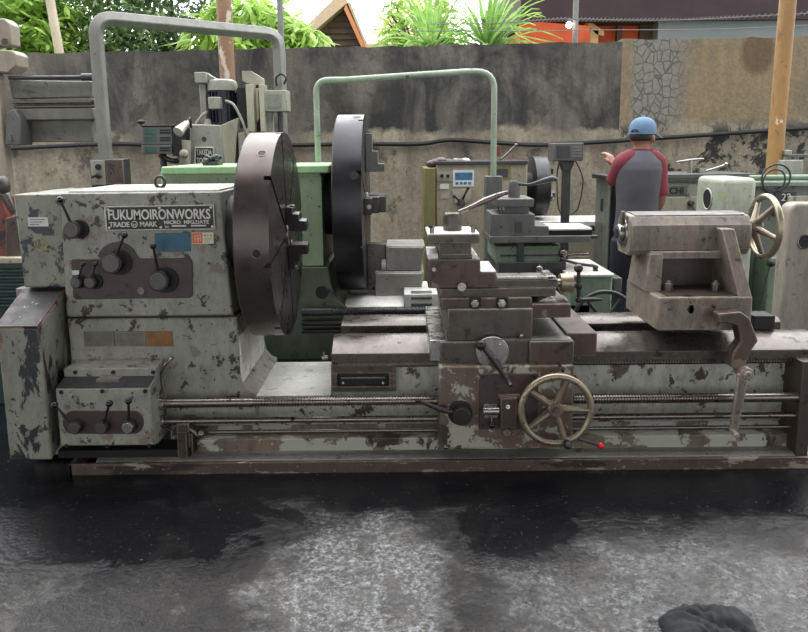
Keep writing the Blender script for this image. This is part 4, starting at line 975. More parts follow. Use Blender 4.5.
m = MB(); m.pbox(427, 308, 480, 330, Y2 - .08, Y2 + .6); m.build('saddle', 'slate_dark', G2, .006)
f2 = W(366.5, 203, C2); R2 = .556; b2x = W(340, 203, C2).x
plate_mat('faceplate_iron_dark', tuple(f2 - G2.location), (54, 52, 55), .32)
F2 = faceplate(f2, R2, f2.x - b2x, 'faceplate_iron_dark', G2, a0=22.5)
m = MB()
for y, yy in ((120, -.15), (191, -.52)):
    dz = math.sqrt(R2 ** 2 - yy ** 2); d = Vector((0, yy, dz)).normalized(); p = f2 + Vector((-.04, yy, dz)); m.cyl(p - d * .01, p + d * .0006, .026, seg=20)
m.each('rim_hole', 'slot_dark', F2)
m = MB(); m.cyl(Vector((W(320, 203, C2).x, C2, f2.z)), Vector((b2x + .002, C2, f2.z)), .2, seg=36); m.build('spindle_housing', 'slot_dark', G2)
jaw(f2, 90, .20, .44, [(.20, .25, .12), (.25, .33, .08), (.33, .44, .045)], .08, F2, 'slate')
jaw(f2, 270, .26, .56, [(.26, .36, .12), (.36, .44, .09), (.44, .54, .055)], .10, F2, 'way_steel')
jaw(f2, 180, .05, .30, [(.05, .12, .125), (.12, .19, .085), (.19, .30, .045)], .10, F2, 'dark_hub')
jaw(f2, 0, .05, .30, [(.05, .12, .125), (.12, .19, .085), (.19, .30, .045)], .10, F2, 'dark_hub')
# carriage of the green lathe
S2 = C2 - .12
m = MB(); m.pbox(496, 246, 560, 262.5, S2, S2 + .45); CG = m.build('cross_slide', 'green_pale', G2, .006)
m = MB(); m.pbox(517, 243, 524, 262, S2 - .01, S2); m.pbox(499, 262.5, 566, 276, S2 - .04, S2 + .5); m.pbox(500, 254.5, 560, 256, S2 - .006, S2); m.build('slide_apron', 'slate_dark', CG, .003)
m = MB(); m.pbox(490, 236, 591, 243, S2 - .03, S2 + .35); m.ppoly([(492, 214), (535, 214), (535, 226), (549, 226), (549, 240), (490, 240)], S2 - .02, S2 + .3); CB = m.build('compound_rest', 'slate', G2, .006)
m = MB(); m.pbox(516, 222, 522, 232.5, S2 - .035, S2 - .018); p = W(501, 227, S2 - .024); m.cyl(p, p + Vector((0, .01, 0)), .009); m.build('gib_lock', 'slate_dark', CB)
m = MB(); m.pbox(549, 228.5, 592, 230.2, S2 - .01, S2 + .3); m.build('slide_top', 'gap_steel', CB); m = MB(); m.pbox(549, 230.2, 592, 235.5, S2, S2 + .26); m.build('slide_slot', 'slot_dark', CB)
m = MB(); m.cyl(W(584, 234, S2 + .1), W(590, 234, S2 + .1), .035); m.tube([W(589, 226, S2 + .1), W(588, 234, S2 + .1), W(587, 239, S2 + .08)], .012); m.tube([W(587, 237, S2), W(597, 237, S2)], .014); m.ball(W(588, 229, S2 + .1), .025); m.build('compound_crank', 'dark_hub', CB)
m = MB(); m.pbox(502, 205, 529, 215, S2 + .02, S2 + .24); m.build('tool_post_neck', 'slate', CB, .004)
m = MB(); m.pbox(497.5, 199, 534, 207, S2 - .03, S2 + .3); T2 = m.build('tool_post', 'slate', G2, .004)
m = MB(); m.rev(W(514, 199, S2 + .12), (0, 0, 1), [(0, .038), (.10, .036), (.115, .030)], 28); m.build('clamp_boss', 'slate', T2)
m = MB(); m.tube([W(518, 184, S2 + .1), W(530, 184.5, S2 + .1), W(545, 180.5, S2 + .1), W(552, 179, S2 + .1), W(557, 180, S2 + .1)], [.010, .009, .018, .021, .012], 12, sub=4); m.build('clamp_handle', 'slate_dark', T2)
for x in (500, 503): 
    m = MB(); p = W(x, 210, S2); m.cyl(p, p + Vector((0, 0, .03)), .012); m.build('tool_screw', 'rod_steel', T2)
m = MB(); m.ball(W(539, 269, S2 - .08), .026); m.tube([W(539, 269, S2 - .08), W(536, 276, S2 - .06)], .012); m.build('ball_lever', 'rod_steel', CG)
m = MB(); m.cyl(W(560, 253, S2 + .1), W(566, 253, S2 + .1), .03); m.tube([W(563, 253, S2 + .05), W(568, 255, S2), W(588, 254.5, S2)], .014); m.ball(W(563, 253, S2), .03); m.build('cross_slide_crank', 'rod_steel', CG)
# green apron box with dark wheel
m = MB(); m.box(W(569, 300, Y2).x, W(612, 300, Y2).x, Y2, Y2 + .55, .3, W(590, 277, Y2).z); A2 = m.build('apron', 'green_pale', G2, .012)
m = MB(); m.box(W(567, 300, Y2).x, W(613, 300, Y2).x, Y2 - .01, Y2 + .56, W(590, 277, Y2).z - .0, W(590, 277, Y2).z + .02); m.build('apron_lid', 'gap_steel', A2, .006)
m = MB(); m.pbox(614, 278, 622, 293, Y2 + .1, Y2 + .5); m.build('side_box', 'slate', A2, .005)
m = MB(); m.cyl(W(595.5, 270, Y2 + .1), W(595.5, 275, Y2 + .1), .018); m.tube([W(561, 259, Y2 + .1), W(578, 264, Y2 + .1), W(595, 266, Y2 + .1)], .009); m.ball(W(595.5, 267.5, Y2 + .1), .018); m.build('top_lever', 'dark_hub', A2)
handwheel(W(604, 322, Y2 - .12), (0, -1, 0), .185, .013, 5, 20, 'apron_handwheel', G2, rim='slate_dark', spoke='slate_dark', dish=-.0, hubr=.04)
m = MB(); m.cyl(W(604, 322, Y2 - .10), W(604, 322, Y2 + .01), .03); m.build('wheel_shaft', 'slate_dark', G2)
# blocks stacked beyond the faceplate
zb0 = zb + .0205
def blockz(name, x0, x1, za, zb_, Y, d, mat, label):
    m = MB(); m.prism([(W(x0, 270, Y).x, Y, za), (W(x1 - 4, 270, Y).x, Y, za), (W(x1, 270, Y).x, Y, zb_ - .03), (W(x1, 270, Y).x, Y, zb_), (W(x0, 270, Y).x, Y, zb_)], (0, d, 0)); m.box(W(x0 + 2, 270, Y).x, W(x1 - 2, 270, Y).x, Y - .006, Y + .1, zb_ - .02, zb_ - .008)
    o = m.build(name, mat, None, .008); return o
ZB1 = W(400, 271.5, C2 - .12).z; ZB2 = W(400, 246, C2 - .12).z
o = blockz('iron_block', 375, 424, zb0, ZB1, C2 - .12, .34, 'cast_grey', ''); tag(o, 'dark cast iron block lying on the green lathe bed beside its faceplate, lower of two', 'iron block', 'cast iron blocks on the green lathe bed')
o = blockz('iron_block', 386, 425, ZB1 + .001, ZB2, C2 - .10, .3, 'cast_grey', ''); tag(o, 'grey cast iron block on top of the other beside the rear faceplate', 'iron block', 'cast iron blocks on the green lathe bed')

# ================================================================== green pipe hoop
Yh = 5.0
t = thing('pipe_hoop', Vector((W(404, 200, Yh).x, Yh, 0)), 'tall hoop of pale green pipe standing between the green lathe and the wall', 'pipe frame')
def arc(corner, a, b, n=6):
    c = Vector(corner); a = Vector(a); b = Vector(b); return [a.lerp(c, i / n).lerp(c.lerp(b, i / n), i / n) for i in range(n + 1)]
l0 = W(317, 160, Yh); lt = W(316, 90, Yh); rt = W(497, 84, Yh); r0_ = W(491, 155, Yh)
lx, rx = W(317, 120, Yh).x, W(494, 120, Yh).x
zl_, zr_ = W(330, 80, Yh).z, W(480, 71.5, Yh).z
pts = [Vector((lx, Yh, 0)), Vector((lx, Yh, zl_ - .1))] + arc((lx, Yh, zl_), (lx, Yh, zl_ - .09), (lx + .09, Yh, zl_)) + [Vector((lx + .2, Yh, zl_)), Vector((rx - .2, Yh, zr_))] + arc((rx, Yh, zr_), (rx - .13, Yh, zr_), (rx, Yh, zr_ - .13)) + [Vector((rx, Yh, zr_ - .2)), Vector((rx, Yh, 0))]
m = MB(); m.tube(pts, .021, 14); m.build('pipe', 'hoop_green', t)
m = MB(); m.box(rx - .06, rx + .06, Yh - .05, Yh + .05, 0.01, W(488, 176, Yh).z); tag(m.build('lower_post', 'slate', t, .006), 'grey square lower post')
m = MB(); m.box(lx - .06, lx + .06, Yh - .06, Yh + .06, 0, .01); m.build('foot_plate', 'slate', t)
# ================================================================== beige lathe by the wall
Y3 = 5.75
B3 = thing('lathe', (W(500, 200, Y3).x, Y3 + .3, 0), 'beige lathe by the wall with blue sticker and small dark chuck', 'lathe')
m = MB(); m.box(W(436, 200, Y3).x, W(527, 200, Y3).x, Y3, Y3 + .6, .0, W(480, 163.5, Y3).z); hb3 = m.build('headstock', 'beige_paint', B3, .012)
m = MB(); m.pbox(436, 161, 528, 164.5, Y3 - .02, Y3 + .62); m.build('headstock_lid', 'slate_dark', B3, .004)
m = MB(); m.box(W(424, 200, Y3 - .05).x, W(435.5, 200, Y3 - .05).x, Y3 - .05, Y3 + .5, 0, W(430, 168, Y3 - .05).z); tag(m.build('end_panel', 'olive', B3, .006), 'olive yellow end panel')
m = MB(); m.pbox(453, 170, 474, 186.5, Y3 - .006, Y3); o = m.build('sticker', 'white_paper', B3); m = MB(); m.pbox(455, 172.5, 472.5, 180, Y3 - .008, Y3 - .005); m.build('sticker_print', 'blue_print', o); m = MB()
for k in range(4): m.pbox(455.5 + k * 4.2, 182, 458.5 + k * 4.2, 184.5, Y3 - .008, Y3 - .005)
m.build('sticker_print', 'blue_print', o)
m = MB(); m.pbox(437, 172, 452, 181, Y3 - .01, Y3); o = m.build('switch_plate', 'cream_metal', B3, .002); m = MB()
for x in (442, 448): p = W(x, 176, Y3 - .03); m.cyl(p, p + Vector((0, .02, 0)), .014)
m.build('buttons', 'slot_dark', o)
m = MB(); m.pbox(440, 184, 449, 189, Y3 - .006, Y3); m.build('small_plate', 'white_paper', B3)
m = MB(); m.pbox(441, 193, 449, 198.5, Y3 - .006, Y3); m.build('small_plate', 'cream_metal', B3)
m = MB(); m.ppoly([(452, 190), (471, 189), (471, 199), (465, 204), (455, 203)], Y3 - .012, Y3); m.build('lever_plate', 'cream_metal', B3, .002)
o = lever(461, 202, 3.5, 468, 188, Y3 - .012, .008, .014, dep=.04, parent=B3); m = MB(); m.tube([W(461, 202, Y3 - .05), W(455, 197, Y3 - .06)], .008); m.ball(W(454.5, 196.5, Y3 - .06), .014); m.build('short_arm', 'dark_hub', o)
m = MB(); m.pbox(496, 169, 508, 177.5, Y3 - .006, Y3); m.build('name_badge', 'slate_dark', B3); m = MB(); m.pbox(488, 166, 511, 180, Y3 - .003, Y3); m.build('badge_panel', 'olive', B3)
m = MB(); m.box(W(527, 230, Y3).x, W(622, 230, Y3).x, Y3 + .05, Y3 + .5, 0, W(560, 232, Y3).z); m.build('bed', 'beige_paint', B3, .01)
m = MB(); m.pbox(527, 221.5, 620, 226, Y3 + .02, Y3 + .52); m.build('bed_ways', 'gap_steel', B3, .004)
c3 = W(545, 186, Y3 + .3); 
m = MB(); m.rev(c3 - Vector((.12, 0, 0)), (1, 0, 0), [(0, .245), (.006, .255), (.12, .255), (.125, .245)], 64); CK = m.build('chuck', 'slate_dark', B3, .002)
m = MB(); m.cyl(c3 - Vector((.2, 0, 0)), c3 - Vector((.11, 0, 0)), .12); m.build('spindle', 'slot_dark', B3)
for an in (90, 210, 330): jaw(c3 + Vector((.004, 0, 0)), an, .05, .2, [(.05, .1, .03), (.1, .15, .06), (.15, .2, .03)], .05, CK, 'dark_hub')
m = MB()
for i in range(14):
    p = W(432 + i * 2.3, 165 - random.uniform(0, 4), Y3 + .05); m.ball(p, random.uniform(.02, .045), 8, sz=(1.4, 1, .8))
o = m.build('greasy_rag', 'panel_brown'); tag(o, 'crumpled dark brown rag lying on top of the beige lathe', 'rag')
m = MB()
for i in range(8): m.ball(W(456 + i * 1.6, 161.5 - random.uniform(0, 1.5), Y3 + .1), random.uniform(.018, .03), 8, sz=(1.3, 1, .7))
o = m.build('white_rag', 'white_paper'); tag(o, 'small white crumpled rag on the lid of the beige lathe', 'rag')
m = MB(); m.tube([W(497, 163, Y3 + .1), W(507, 154, Y3 + .1), W(515, 146, Y3 + .1)], .008); m.ball(W(516, 145, Y3 + .1), .014); m.cyl(W(497, 164, Y3 + .1), W(497, 158, Y3 + .1), .03); o = m.build('lid_lever', 'rod_steel', B3)
m = MB(); m.pbox(492, 146, 500, 156, Y3 + .3, Y3 + .33); m.pbox(494, 155, 497, 163, Y3 + .3, Y3 + .32); m.build('sight_plate', 'red_dark', B3, .003)
# DRO on a post
Yd = 5.35
t = thing('readout_stand', (W(567, 200, Yd).x, Yd, 0), 'dark digital readout box on a slim post in front of the wall', 'readout')
m = MB(); m.box(W(563.5, 200, Yd).x, W(571, 200, Yd).x, Yd + .03, Yd + .09, 0, W(567, 168, Yd).z); m.prism([W(560, 161, Yd + .02), W(575, 161, Yd + .02), W(571, 171, Yd + .02), W(563.5, 171, Yd + .02)], (0, .08, 0)); m.build('post', 'slate_dark', t, .004)
m = MB(); m.pbox(554, 143, 583.5, 161, Yd - .06, Yd + .16); o = m.build('display_box', 'slate', t, .006); m = MB(); m.pbox(556.5, 146, 570, 158, Yd - .066, Yd - .058); m.build('screen', 'slate_dark', o)
m = MB()
for i in range(4):
    for j in range(4): m.pbox(572.5 + i * 2.5, 146 + j * 3, 574.3 + i * 2.5, 148 + j * 3, Yd - .066, Yd - .058)
m.build('keypad', 'plate_worn', o)
m = MB(); m.tube([W(560, 160, Yd + .1), W(557, 175, Yd + .1), W(558, 205, Yd + .1), W(562, 215, Yd + .1)], .005, 8, sub=4); m.tube([W(575, 160, Yd + .1), W(583, 180, Yd + .1), W(578, 208, Yd + .1), W(571, 214, Yd + .1)], .005, 8, sub=4); m.build('cable', 'black_rubber', t)
# grey-green cabinet beside the worker
Yk = 5.2
t = thing('machine_cabinet', (W(602, 250, Yk).x, Yk + .15, 0), 'tall narrow grey-green cabinet with black top at the left hand of the worker', 'cabinet')
m = MB(); m.box(W(607, 250, Yk).x, W(618, 250, Yk).x, Yk, Yk + .37, 0, W(610, 180, Yk).z); o = m.build('body', 'olive_grey', t, .012)
m = MB(); m.pbox(606.5, 175.5, 618.5, 180.5, Yk - .02, Yk + .39); m.build('top', 'slate_dark', t, .006)
m = MB(); xk = W(607, 250, Yk).x; zk = W(601, 205, Yk + .18).z; m.box(xk - .002, xk + .01, Yk + .14, Yk + .22, zk - .05, zk + .05); m.build('opening', 'slot_dark', t, .02)
m = MB(); m.box(W(608, 250, Yk).x, W(617, 250, Yk).x, Yk - .01, Yk + .34, .3, W(612, 182, Yk).z); m.build('side_door', 'slate_dark', t, .004)

# ================================================================== overhead frame
t = thing('overhead_frame', (W(104, 170, 4.9).x, 4.9, 0), 'big grey square-tube overhead frame with rounded corners at the upper left', 'machine frame')
ax0 = W(100.5, 90, 4.9); zt2 = W(120, 18.5, 4.95).z
e0 = Vector((ax0.x, 4.9, 0.9)); e1 = Vector((ax0.x, 4.9, zt2 - .12)); bx_ = W(279.5, 60, 5.7); zt3 = W(262, 33.5, 5.65).z
c1 = Vector((ax0.x, 4.9, zt2)); c2 = Vector((bx_.x, 5.7, zt3)); dd = (c2 - c1).normalized()
pts = [e0, e1] + arc(c1, e1, c1 + dd * .12, 6)[1:] + [c2 - dd * .12] + arc(c2, c2 - dd * .12, c2 - Vector((0, 0, .12)), 6)[1:] + [Vector((bx_.x, 5.7, W(279, 92, 5.7).z))]
m = MB(); m.tube(pts, .037, 4, shape='sq'); m.build('frame_tube', 'frame_grey', t, .008)
m = MB(); m.pbox(262, 90, 287, 111.5, 5.62, 5.8); o = m.build('cable_box', 'mill_grey', t, .008); m = MB(); m.pbox(267, 94, 281, 108, 5.612, 5.622); m.build('box_lid', 'frame_grey', o, .002)
m = MB(); m.tube([W(277, 86, 5.62), W(276, 78, 5.6), W(281, 74, 5.6), W(286, 78, 5.6), W(284, 84, 5.62)], .008, 8, sub=4); m.build('cable_hook', 'black_rubber', t)
m = MB(); m.cyl(W(280, 111, 5.7), Vector((W(280, 111, 5.7).x, 5.7, 0)), .02); m.build('rear_post', 'slate_dark', t)
m = MB(); m.box(W(90, 170, 4.84).x, W(124, 170, 4.84).x, 4.84, 4.96, 0, W(105, 159, 4.84).z); o = m.build('base_column', 'slate_dark', t, .006)
m = MB(); m.pbox(106, 159.5, 123.5, 184, 4.83, 4.842); m.build('brown_panel', 'brown_steel', t, .002)
m = MB(); m.pbox(91, 160, 105, 185, 4.82, 4.842); o = m.build('switch_panel', 'mill_grey', t, .003)
m = MB(); m.tube([W(92, 177, 4.80), W(98, 175, 4.79), W(102, 177, 4.80)], .009); m.cyl(W(98, 176, 4.79), W(98, 176, 4.83), .018); m.cyl(W(98, 167, 4.80), W(98, 167, 4.83), .02); m.build('switch_handle', 'slot_dark', o)

# ================================================================== milling machine
Ym = 5.5
T = thing('milling_machine', (W(210, 160, Ym).x, Ym + .3, 0), 'beige-grey milling machine head with blue-black motor and nameplate behind the green headstock', 'milling machine')
m = MB(); m.prism([W(190, 124, Ym), W(221, 125, Ym), W(225, 172, Ym), W(187, 172, Ym)], (0, .5, 0)); hd = m.build('head_casting', 'mill_grey', T, .01)
m = MB(); m.prism([W(221, 125, Ym), W(238, 117.5, Ym + .1), W(234, 172, Ym + .1), W(225, 172, Ym)], (0, .4, 0)); tag(m.build('side_casting', 'cream_metal', T, .006), 'cream coloured side casting')
m = MB(); m.box(W(188, 200, Ym).x, W(236, 200, Ym).x, Ym + .02, Ym + .6, 0, W(210, 170, Ym).z); m.build('column', 'mill_grey', T, .01)
m = MB(); m.pbox(195, 147.5, 213.5, 165.5, Ym - .01, Ym + .002); o = m.build('nameplate', 'plate_black', T, .002)
m = MB(); q = [(195, 147.5), (213.5, 147.5), (213.5, 165.5), (195, 165.5)]
for i in range(4): m.tube([W(*q[i], Ym - .012), W(*q[(i + 1) % 4], Ym - .012)], .006, 6)
m.build('nameplate_border', 'plate_silver', o)
text('TAKEDA', 196.5, 155, Ym - .012, .042, 'plate_silver', o, wfit=W(212, 150, Ym).x - W(196.5, 150, Ym).x, bold=.001)
text('TOOL', 197, 163.5, Ym - .012, .045, 'plate_silver', o, wfit=.085, bold=.001)
m = MB(); p = W(204, 139, Ym - .006); m.cyl(p, p + Vector((0, .01, 0)), .018); m.build('plug', 'slate_dark', T)
cM = W(223.5, 108, Ym + .25); zA_, zB_ = W(223, 126, Ym + .25).z, W(223, 91, Ym + .25).z
m = MB(); m.rev((cM.x, cM.y, zA_), (0, 0, 1), [(0, .095), (zB_ - zA_, .095)], 32)
for i in range(20):
    a = 2 * PI * i / 20; m.prism([(cM.x + .09 * math.cos(a) - .004 * math.sin(a), cM.y + .09 * math.sin(a) + .004 * math.cos(a), zA_ + .03), (cM.x + .112 * math.cos(a) - .004 * math.sin(a), cM.y + .112 * math.sin(a) + .004 * math.cos(a), zA_ + .03), (cM.x + .112 * math.cos(a) + .004 * math.sin(a), cM.y + .112 * math.sin(a) - .004 * math.cos(a), zA_ + .03), (cM.x + .09 * math.cos(a) + .004 * math.sin(a), cM.y + .09 * math.sin(a) - .004 * math.cos(a), zA_ + .03)], (0, 0, zB_ - zA_ - .04))
mo = m.build('motor', 'motor_blue', T)
m = MB(); m.rev((cM.x, cM.y, zB_), (0, 0, 1), [(0, .118), (.05, .118), (.075, .108), (.088, .08)], 32); m.build('motor_cap', 'mill_grey', mo)
m = MB(); m.box(cM.x - .075, cM.x + .02, cM.y - .17, cM.y - .08, W(220, 109, Ym + .1).z, W(220, 97, Ym + .1).z); m.build('terminal_box', 'mill_grey', mo, .008)
m = MB(); m.tube([W(226, 101, Ym + .1), W(233, 104, Ym + .05), W(239, 114, Ym + .05), (W(244, 126, Ym + .05)), W(247, 140, Ym + .1)], .010, 8, sub=5); m.build('motor_cable', 'mill_grey', T)
m = MB(); m.pbox(200, 84, 206.5, 124, Ym + .2, Ym + .3); m.pbox(194.5, 72, 206, 83, Ym + .15, Ym + .3); m.prism([W(205, 72, Ym + .2), W(217, 79, Ym + .2), W(217, 82, Ym + .2), (W(205, 80, Ym + .2))], (0, .08, 0)); m.build('left_upright', 'mill_grey', T, .006)
m = MB(); n = 14
for i in range(n): p = W(207.5, 84 + i * 2.6, Ym + .2); m.box(p.x - .012, p.x + .012, p.y, p.y + .03, p.z - .006, p.z + .006)
m.build('chain', 'slate_dark', T)
m = MB(); m.prism([W(242, 71, Ym + .1), W(250, 70.5, Ym + .1), (W(262, 78, Ym + .3)), W(262, 86, Ym + .3), W(250, 84, Ym + .1), W(242, 81, Ym + .1)], (0, .12, 0)); m.pbox(246.5, 84, 254, 132, Ym + .1, Ym + .2); m.pbox(259.5, 84, 264.5, 132, Ym + .1, Ym + .25); m.build('right_upright', 'cream_metal', T, .006)
m = MB(); m.pbox(253.5, 85, 260, 132, Ym + .22, Ym + .3); m.pbox(238, 88, 246, 128, Ym + .2, Ym + .35); m.build('upright_recess', 'slot_dark', T)
m = MB(); m.prism([W(255, 88, Ym + .19), W(258, 88, Ym + .19), W(259, 118, Ym + .19), W(256, 124, Ym + .19)], (0, .03, 0)); m.build('worn_slide', 'bamboo', T)
m = MB(); m.pbox(266, 111, 272, 133, Ym + .2, Ym + .3); m.build('rear_upright', 'mill_grey', T, .006)
m = MB(); m.tube([W(196, 124, Ym + .15), W(203, 115, Ym + .15), W(208, 112, Ym + .15)], .012, 10, sub=3); m.cyl(W(208, 126, Ym + .15), W(208, 119, Ym + .15), .035, .02); m.build('oil_line', 'mill_grey', T)
m = MB(); m.box(W(236, 160, Ym).x, W(272, 160, Ym).x, Ym + .1, Ym + .5, 0, W(260, 132, Ym).z); m.build('knee', 'mill_grey', T, .01)
# display units at its left
t = thing('digital_readout', (W(160, 140, 5.3).x, 5.35, 0), 'pair of stacked digital readout boxes with green displays left of the milling head', 'readout')
m = MB(); m.pbox(141.5, 126.5, 171.5, 144.5, 5.3, 5.5); u1 = m.build('display_unit', 'dro_face', t, .004)
m = MB(); m.pbox(141.5, 145, 171.5, 154, 5.3, 5.5); u2 = m.build('display_unit', 'dro_face', t, .004)
for u, ys in ((u1, (129, 136.5)), (u2, (146.8,))):
    for y in ys:
        m = MB(); m.pbox(144.5, y, 156, y + 5.2, 5.294, 5.301); m.build('screen', 'dro_screen', u)
        m = MB()
        for i in range(5):
            for j in range(2): m.pbox(159.5 + i * 2.3, y + .4 + j * 2.6, 161.2 + i * 2.3, y + 2 + j * 2.6, 5.294, 5.301)
        m.build('keys', 'slot_dark', u)
m = MB(); m.pbox(172, 127, 180, 156, 5.31, 5.6); m.pbox(140.5, 125, 173, 126.3, 5.29, 5.5); m.build('housing', 'slot_dark', t, .004)
m = MB(); m.cyl(W(163, 154, 5.4), Vector((W(163, 154, 5.4).x, 5.4, 0)), .025); m.tube([W(160, 155, 5.35), W(172, 161, 5.35), W(185, 160, 5.4)], .02, 8, sub=3); m.build('bracket', 'slate_dark', t)
m = MB(); m.ball(W(141, 122, 5.35), .02, sz=(1.6, 1, .8)); m.cyl(W(141, 126, 5.35), W(141, 122, 5.35), .006); m.build('clip', 'slot_dark', t)
t = thing('work_lamp', W(182, 128, 5.25), 'small silver cone work lamp between readout and milling head', 'lamp')
m = MB(); a = W(188, 122, 5.3); b = W(178, 132, 5.2); m.rev(a, b - a, [(0, .012), (.02, .022), ((b - a).length, .040), ((b - a).length + .001, .036)], 24); m.build('lamp_shade', 'plate_silver', t)
m = MB(); m.tube([W(187, 124, 5.3), W(190, 118, 5.35), W(191, 127, 5.5)], .009, 8, sub=3); m.build('lamp_arm', 'slate_dark', t)
m = MB(); m.cyl(W(184, 140, 5.4), W(184, 160, 5.4), .05); m.ball(W(184, 154, 5.3), .036); m.cyl(W(184, 160, 5.4), W(184, 200, 5.4), .05); o = m.build('coolant_bottle', 'cream_metal'); 
tag(o, 'pale rounded coupling fitted beside the left edge of the milling head', 'coupling')
o.name = 'pipe_coupling'
m = MB(); z = W(212, 166, Y2 + .2).z
for i in range(16): m.ball((W(205 + i, 160, Y2 + .2).x, Y2 + .2 + random.uniform(-.05, .05), W(190, 166, Y2 - .03).z + random.uniform(.015, .05)), random.uniform(.012, .022), 8)
m.box(W(205, 160, Y2 + .2).x, W(220, 160, Y2 + .2).x, Y2 + .14, Y2 + .26, W(190, 166, Y2 - .03).z - .002, W(190, 166, Y2 - .03).z + .02)
o = m.build('chain_heap', 'slate_dark'); tag(o, 'small dark heap of chain lying on the green headstock', 'chain')

# ================================================================== machine at the left edge
Yl = 5.05
t = thing('planer_machine', (W(20, 120, Yl).x, Yl + .3, 0), 'beige and grey planing machine cut by the upper left frame edge', 'planing machine')
m = MB(); m.ppoly([(-60, 22), (4, 18), (10, 24), (11, 45), (-60, 50)], Yl, Yl + .13); m.build('ram_head', 'left_beige', t, .01)
m = MB(); m.ppoly([(-60, 47), (11, 50), (16, 54), (16, 66), (8, 73), (-60, 68)], Yl - .04, Yl + .13); m.build('ram_body', 'left_beige', t, .01)
m = MB(); p = W(5, 42, Yl - .006); m.cyl(p, p + Vector((0, .01, 0)), .028); m.build('cover_cap', 'brown_steel', t)
m = MB(); m.box(W(-60, 100, Yl).x, W(3, 100, Yl).x, Yl - .05, Yl + .05, 0, W(0, 73, Yl).z); m.build('column', 'left_beige', t, .015)
m = MB(); m.ppoly([(8, 80), (92, 81), (91, 97), (12, 99)], Yl + .05, Yl + .15); m.pbox(14, 108, 93, 120, Yl + .02, Yl + .15); tb = m.build('cross_rail', 'left_grey', t, .008)
m = MB(); m.pbox(12, 99, 92, 103, Yl + .0, Yl + .14); m.pbox(14, 105, 92, 107.5, Yl + .02, Yl + .14); m.build('rail_strip', 'way_steel', t, .003)
m = MB(); m.pbox(13, 96.5, 91, 108.5, Yl + .06, Yl + .15); m.pbox(20, 120, 92, 142, Yl + .10, Yl + .15); m.build('rail_web', 'left_grey', t, .004)
m = MB(); p0, p1 = W(9, 78, Yl), W(86, 78, Yl); m.cyl(p0, (p1.x, p1.y, p0.z), .014); m.cyl((W(82, 77, Yl).x, Yl, p0.z), (W(93, 77, Yl).x, Yl, p0.z), .026); m.build('rail_screw', 'slate_dark', t)
m = MB(); m.ppoly([(7, 112), (14, 109), (20, 118), (21, 145), (5, 145)], Yl - .06, Yl + .1); m.ppoly([(6, 139), (9, 134), (12, 142)], Yl - .08, Yl - .055); m.build('bracket', 'slate', t, .006)
t = thing('shaping_machine', (W(0, 230, 4.0).x, 4.1, 0), 'dark red and teal machine end half cut off at the left frame edge', 'machine')
Ye = 4.0
m = MB(); m.ppoly([(-70, 205), (1, 196), (6, 215), (7, 257), (-70, 258)], Ye + .12, Ye + .5); m.build('casting', 'red_dark', t, .01)
m = MB(); m.ppoly([(5, 218), (17, 215), (20, 257), (5, 258)], Ye + .1, Ye + .4); m.build('side_block', 'brown_steel', t, .006)
m = MB(); m.tube([W(-6, 184, Ye), W(4, 194, Ye), W(10, 205, Ye), W(14, 214, Ye)], [.03, .03, .024, .014], 12, sub=4); m.ball(W(4, 186, Ye), .045, sz=(.7, 1, 1.3)); m.build('bent_lever', 'oily_steel', t)
m = MB(); m.pbox(-70, 258, 21, 264, Ye + .05, Ye + .6); m.build('pad', 'bamboo', t, .006)
m = MB(); m.box(W(-70, 300, Ye).x, W(30, 300, Ye).x, Ye + .1, Ye + .6, 0, W(10, 264, Ye).z)
for k in range(6): m.pbox(-70, 270 + k * 7, 24, 273 + k * 7, Ye + .06, Ye + .2)
m.build('ribbed_base', 'teal', t, .006)

# ================================================================== machines at the right
Yi = 5.75
t = thing('lathe', (W(690, 250, Yi).x, Yi + .3, 0), 'grey-green lathe with a small lettered nameplate, directly behind the worker', 'lathe')
m = MB(); m.box(W(640, 250, Yi).x, W(756, 250, Yi).x, Yi, Yi + .6, 0, W(690, 177, Yi).z); m.build('headstock', 'pale_machine', t, .012)
m = MB(); m.pbox(640, 174, 757, 178.5, Yi - .03, Yi + .6); m.pbox(640, 181, 700, 183, Yi - .012, Yi + .1); m.build('top_rail', 'slate', t, .004)
m = MB(); m.pbox(640, 197, 700, 211, Yi - .012, Yi + .05); m.build('lower_panel', 'cream_metal', t, .004)
m = MB(); m.pbox(664, 185.5, 687.5, 195, Yi - .01, Yi + .002); o = m.build('nameplate', 'olive_grey', t, .002); text('ICHI', 667, 193.6, Yi - .012, .05, 'slot_dark', o, wfit=.13, bold=.001)
lever(690, 203, 2.8, 694, 210, Yi - .01, .007, .012, dep=.04, parent=t)
m = MB(); m.cyl(W(691, 176, Yi + .2), W(691, 160, Yi + .2), .018); m.cyl(W(691, 176, Yi + .2), W(691, 170, Yi + .2), .03); m.tube([W(676, 162, Yi + .2), W(690, 160.5, Yi + .2), W(704, 159, Yi + .2)], [.006, .014, .008], 10, sub=3); m.build('capstan_handle', 'bright_steel', t)
m = MB(); m.pbox(700, 168, 706, 173, Yi + .1, Yi + .2); m.tube([W(706, 171, Yi + .15), W(716, 168, Yi + .15), W(725, 165, Yi + .15)], .010); m.ball(W(726, 164.5, Yi + .15), .018); m.build('top_lever', 'bright_steel', t)
m = MB(); m.pbox(670, 212, 700, 260, Yi - .02, Yi + .1); m.build('front_panel', 'pale_machine', t, .006)
Yn_ = 4.95
t = thing('gear_cover', (W(736, 300, Yn_).x, Yn_ + .2, 0), 'tall mint green rounded machine cover with an oval hole, behind the big tailstock', 'machine cover')
m = MB(); m.box(W(719, 250, Yn_).x, W(753, 250, Yn_).x, Yn_, Yn_ + .46, 0, W(736, 178, Yn_).z); m.build('body', 'mint', t, .04, seg=4)
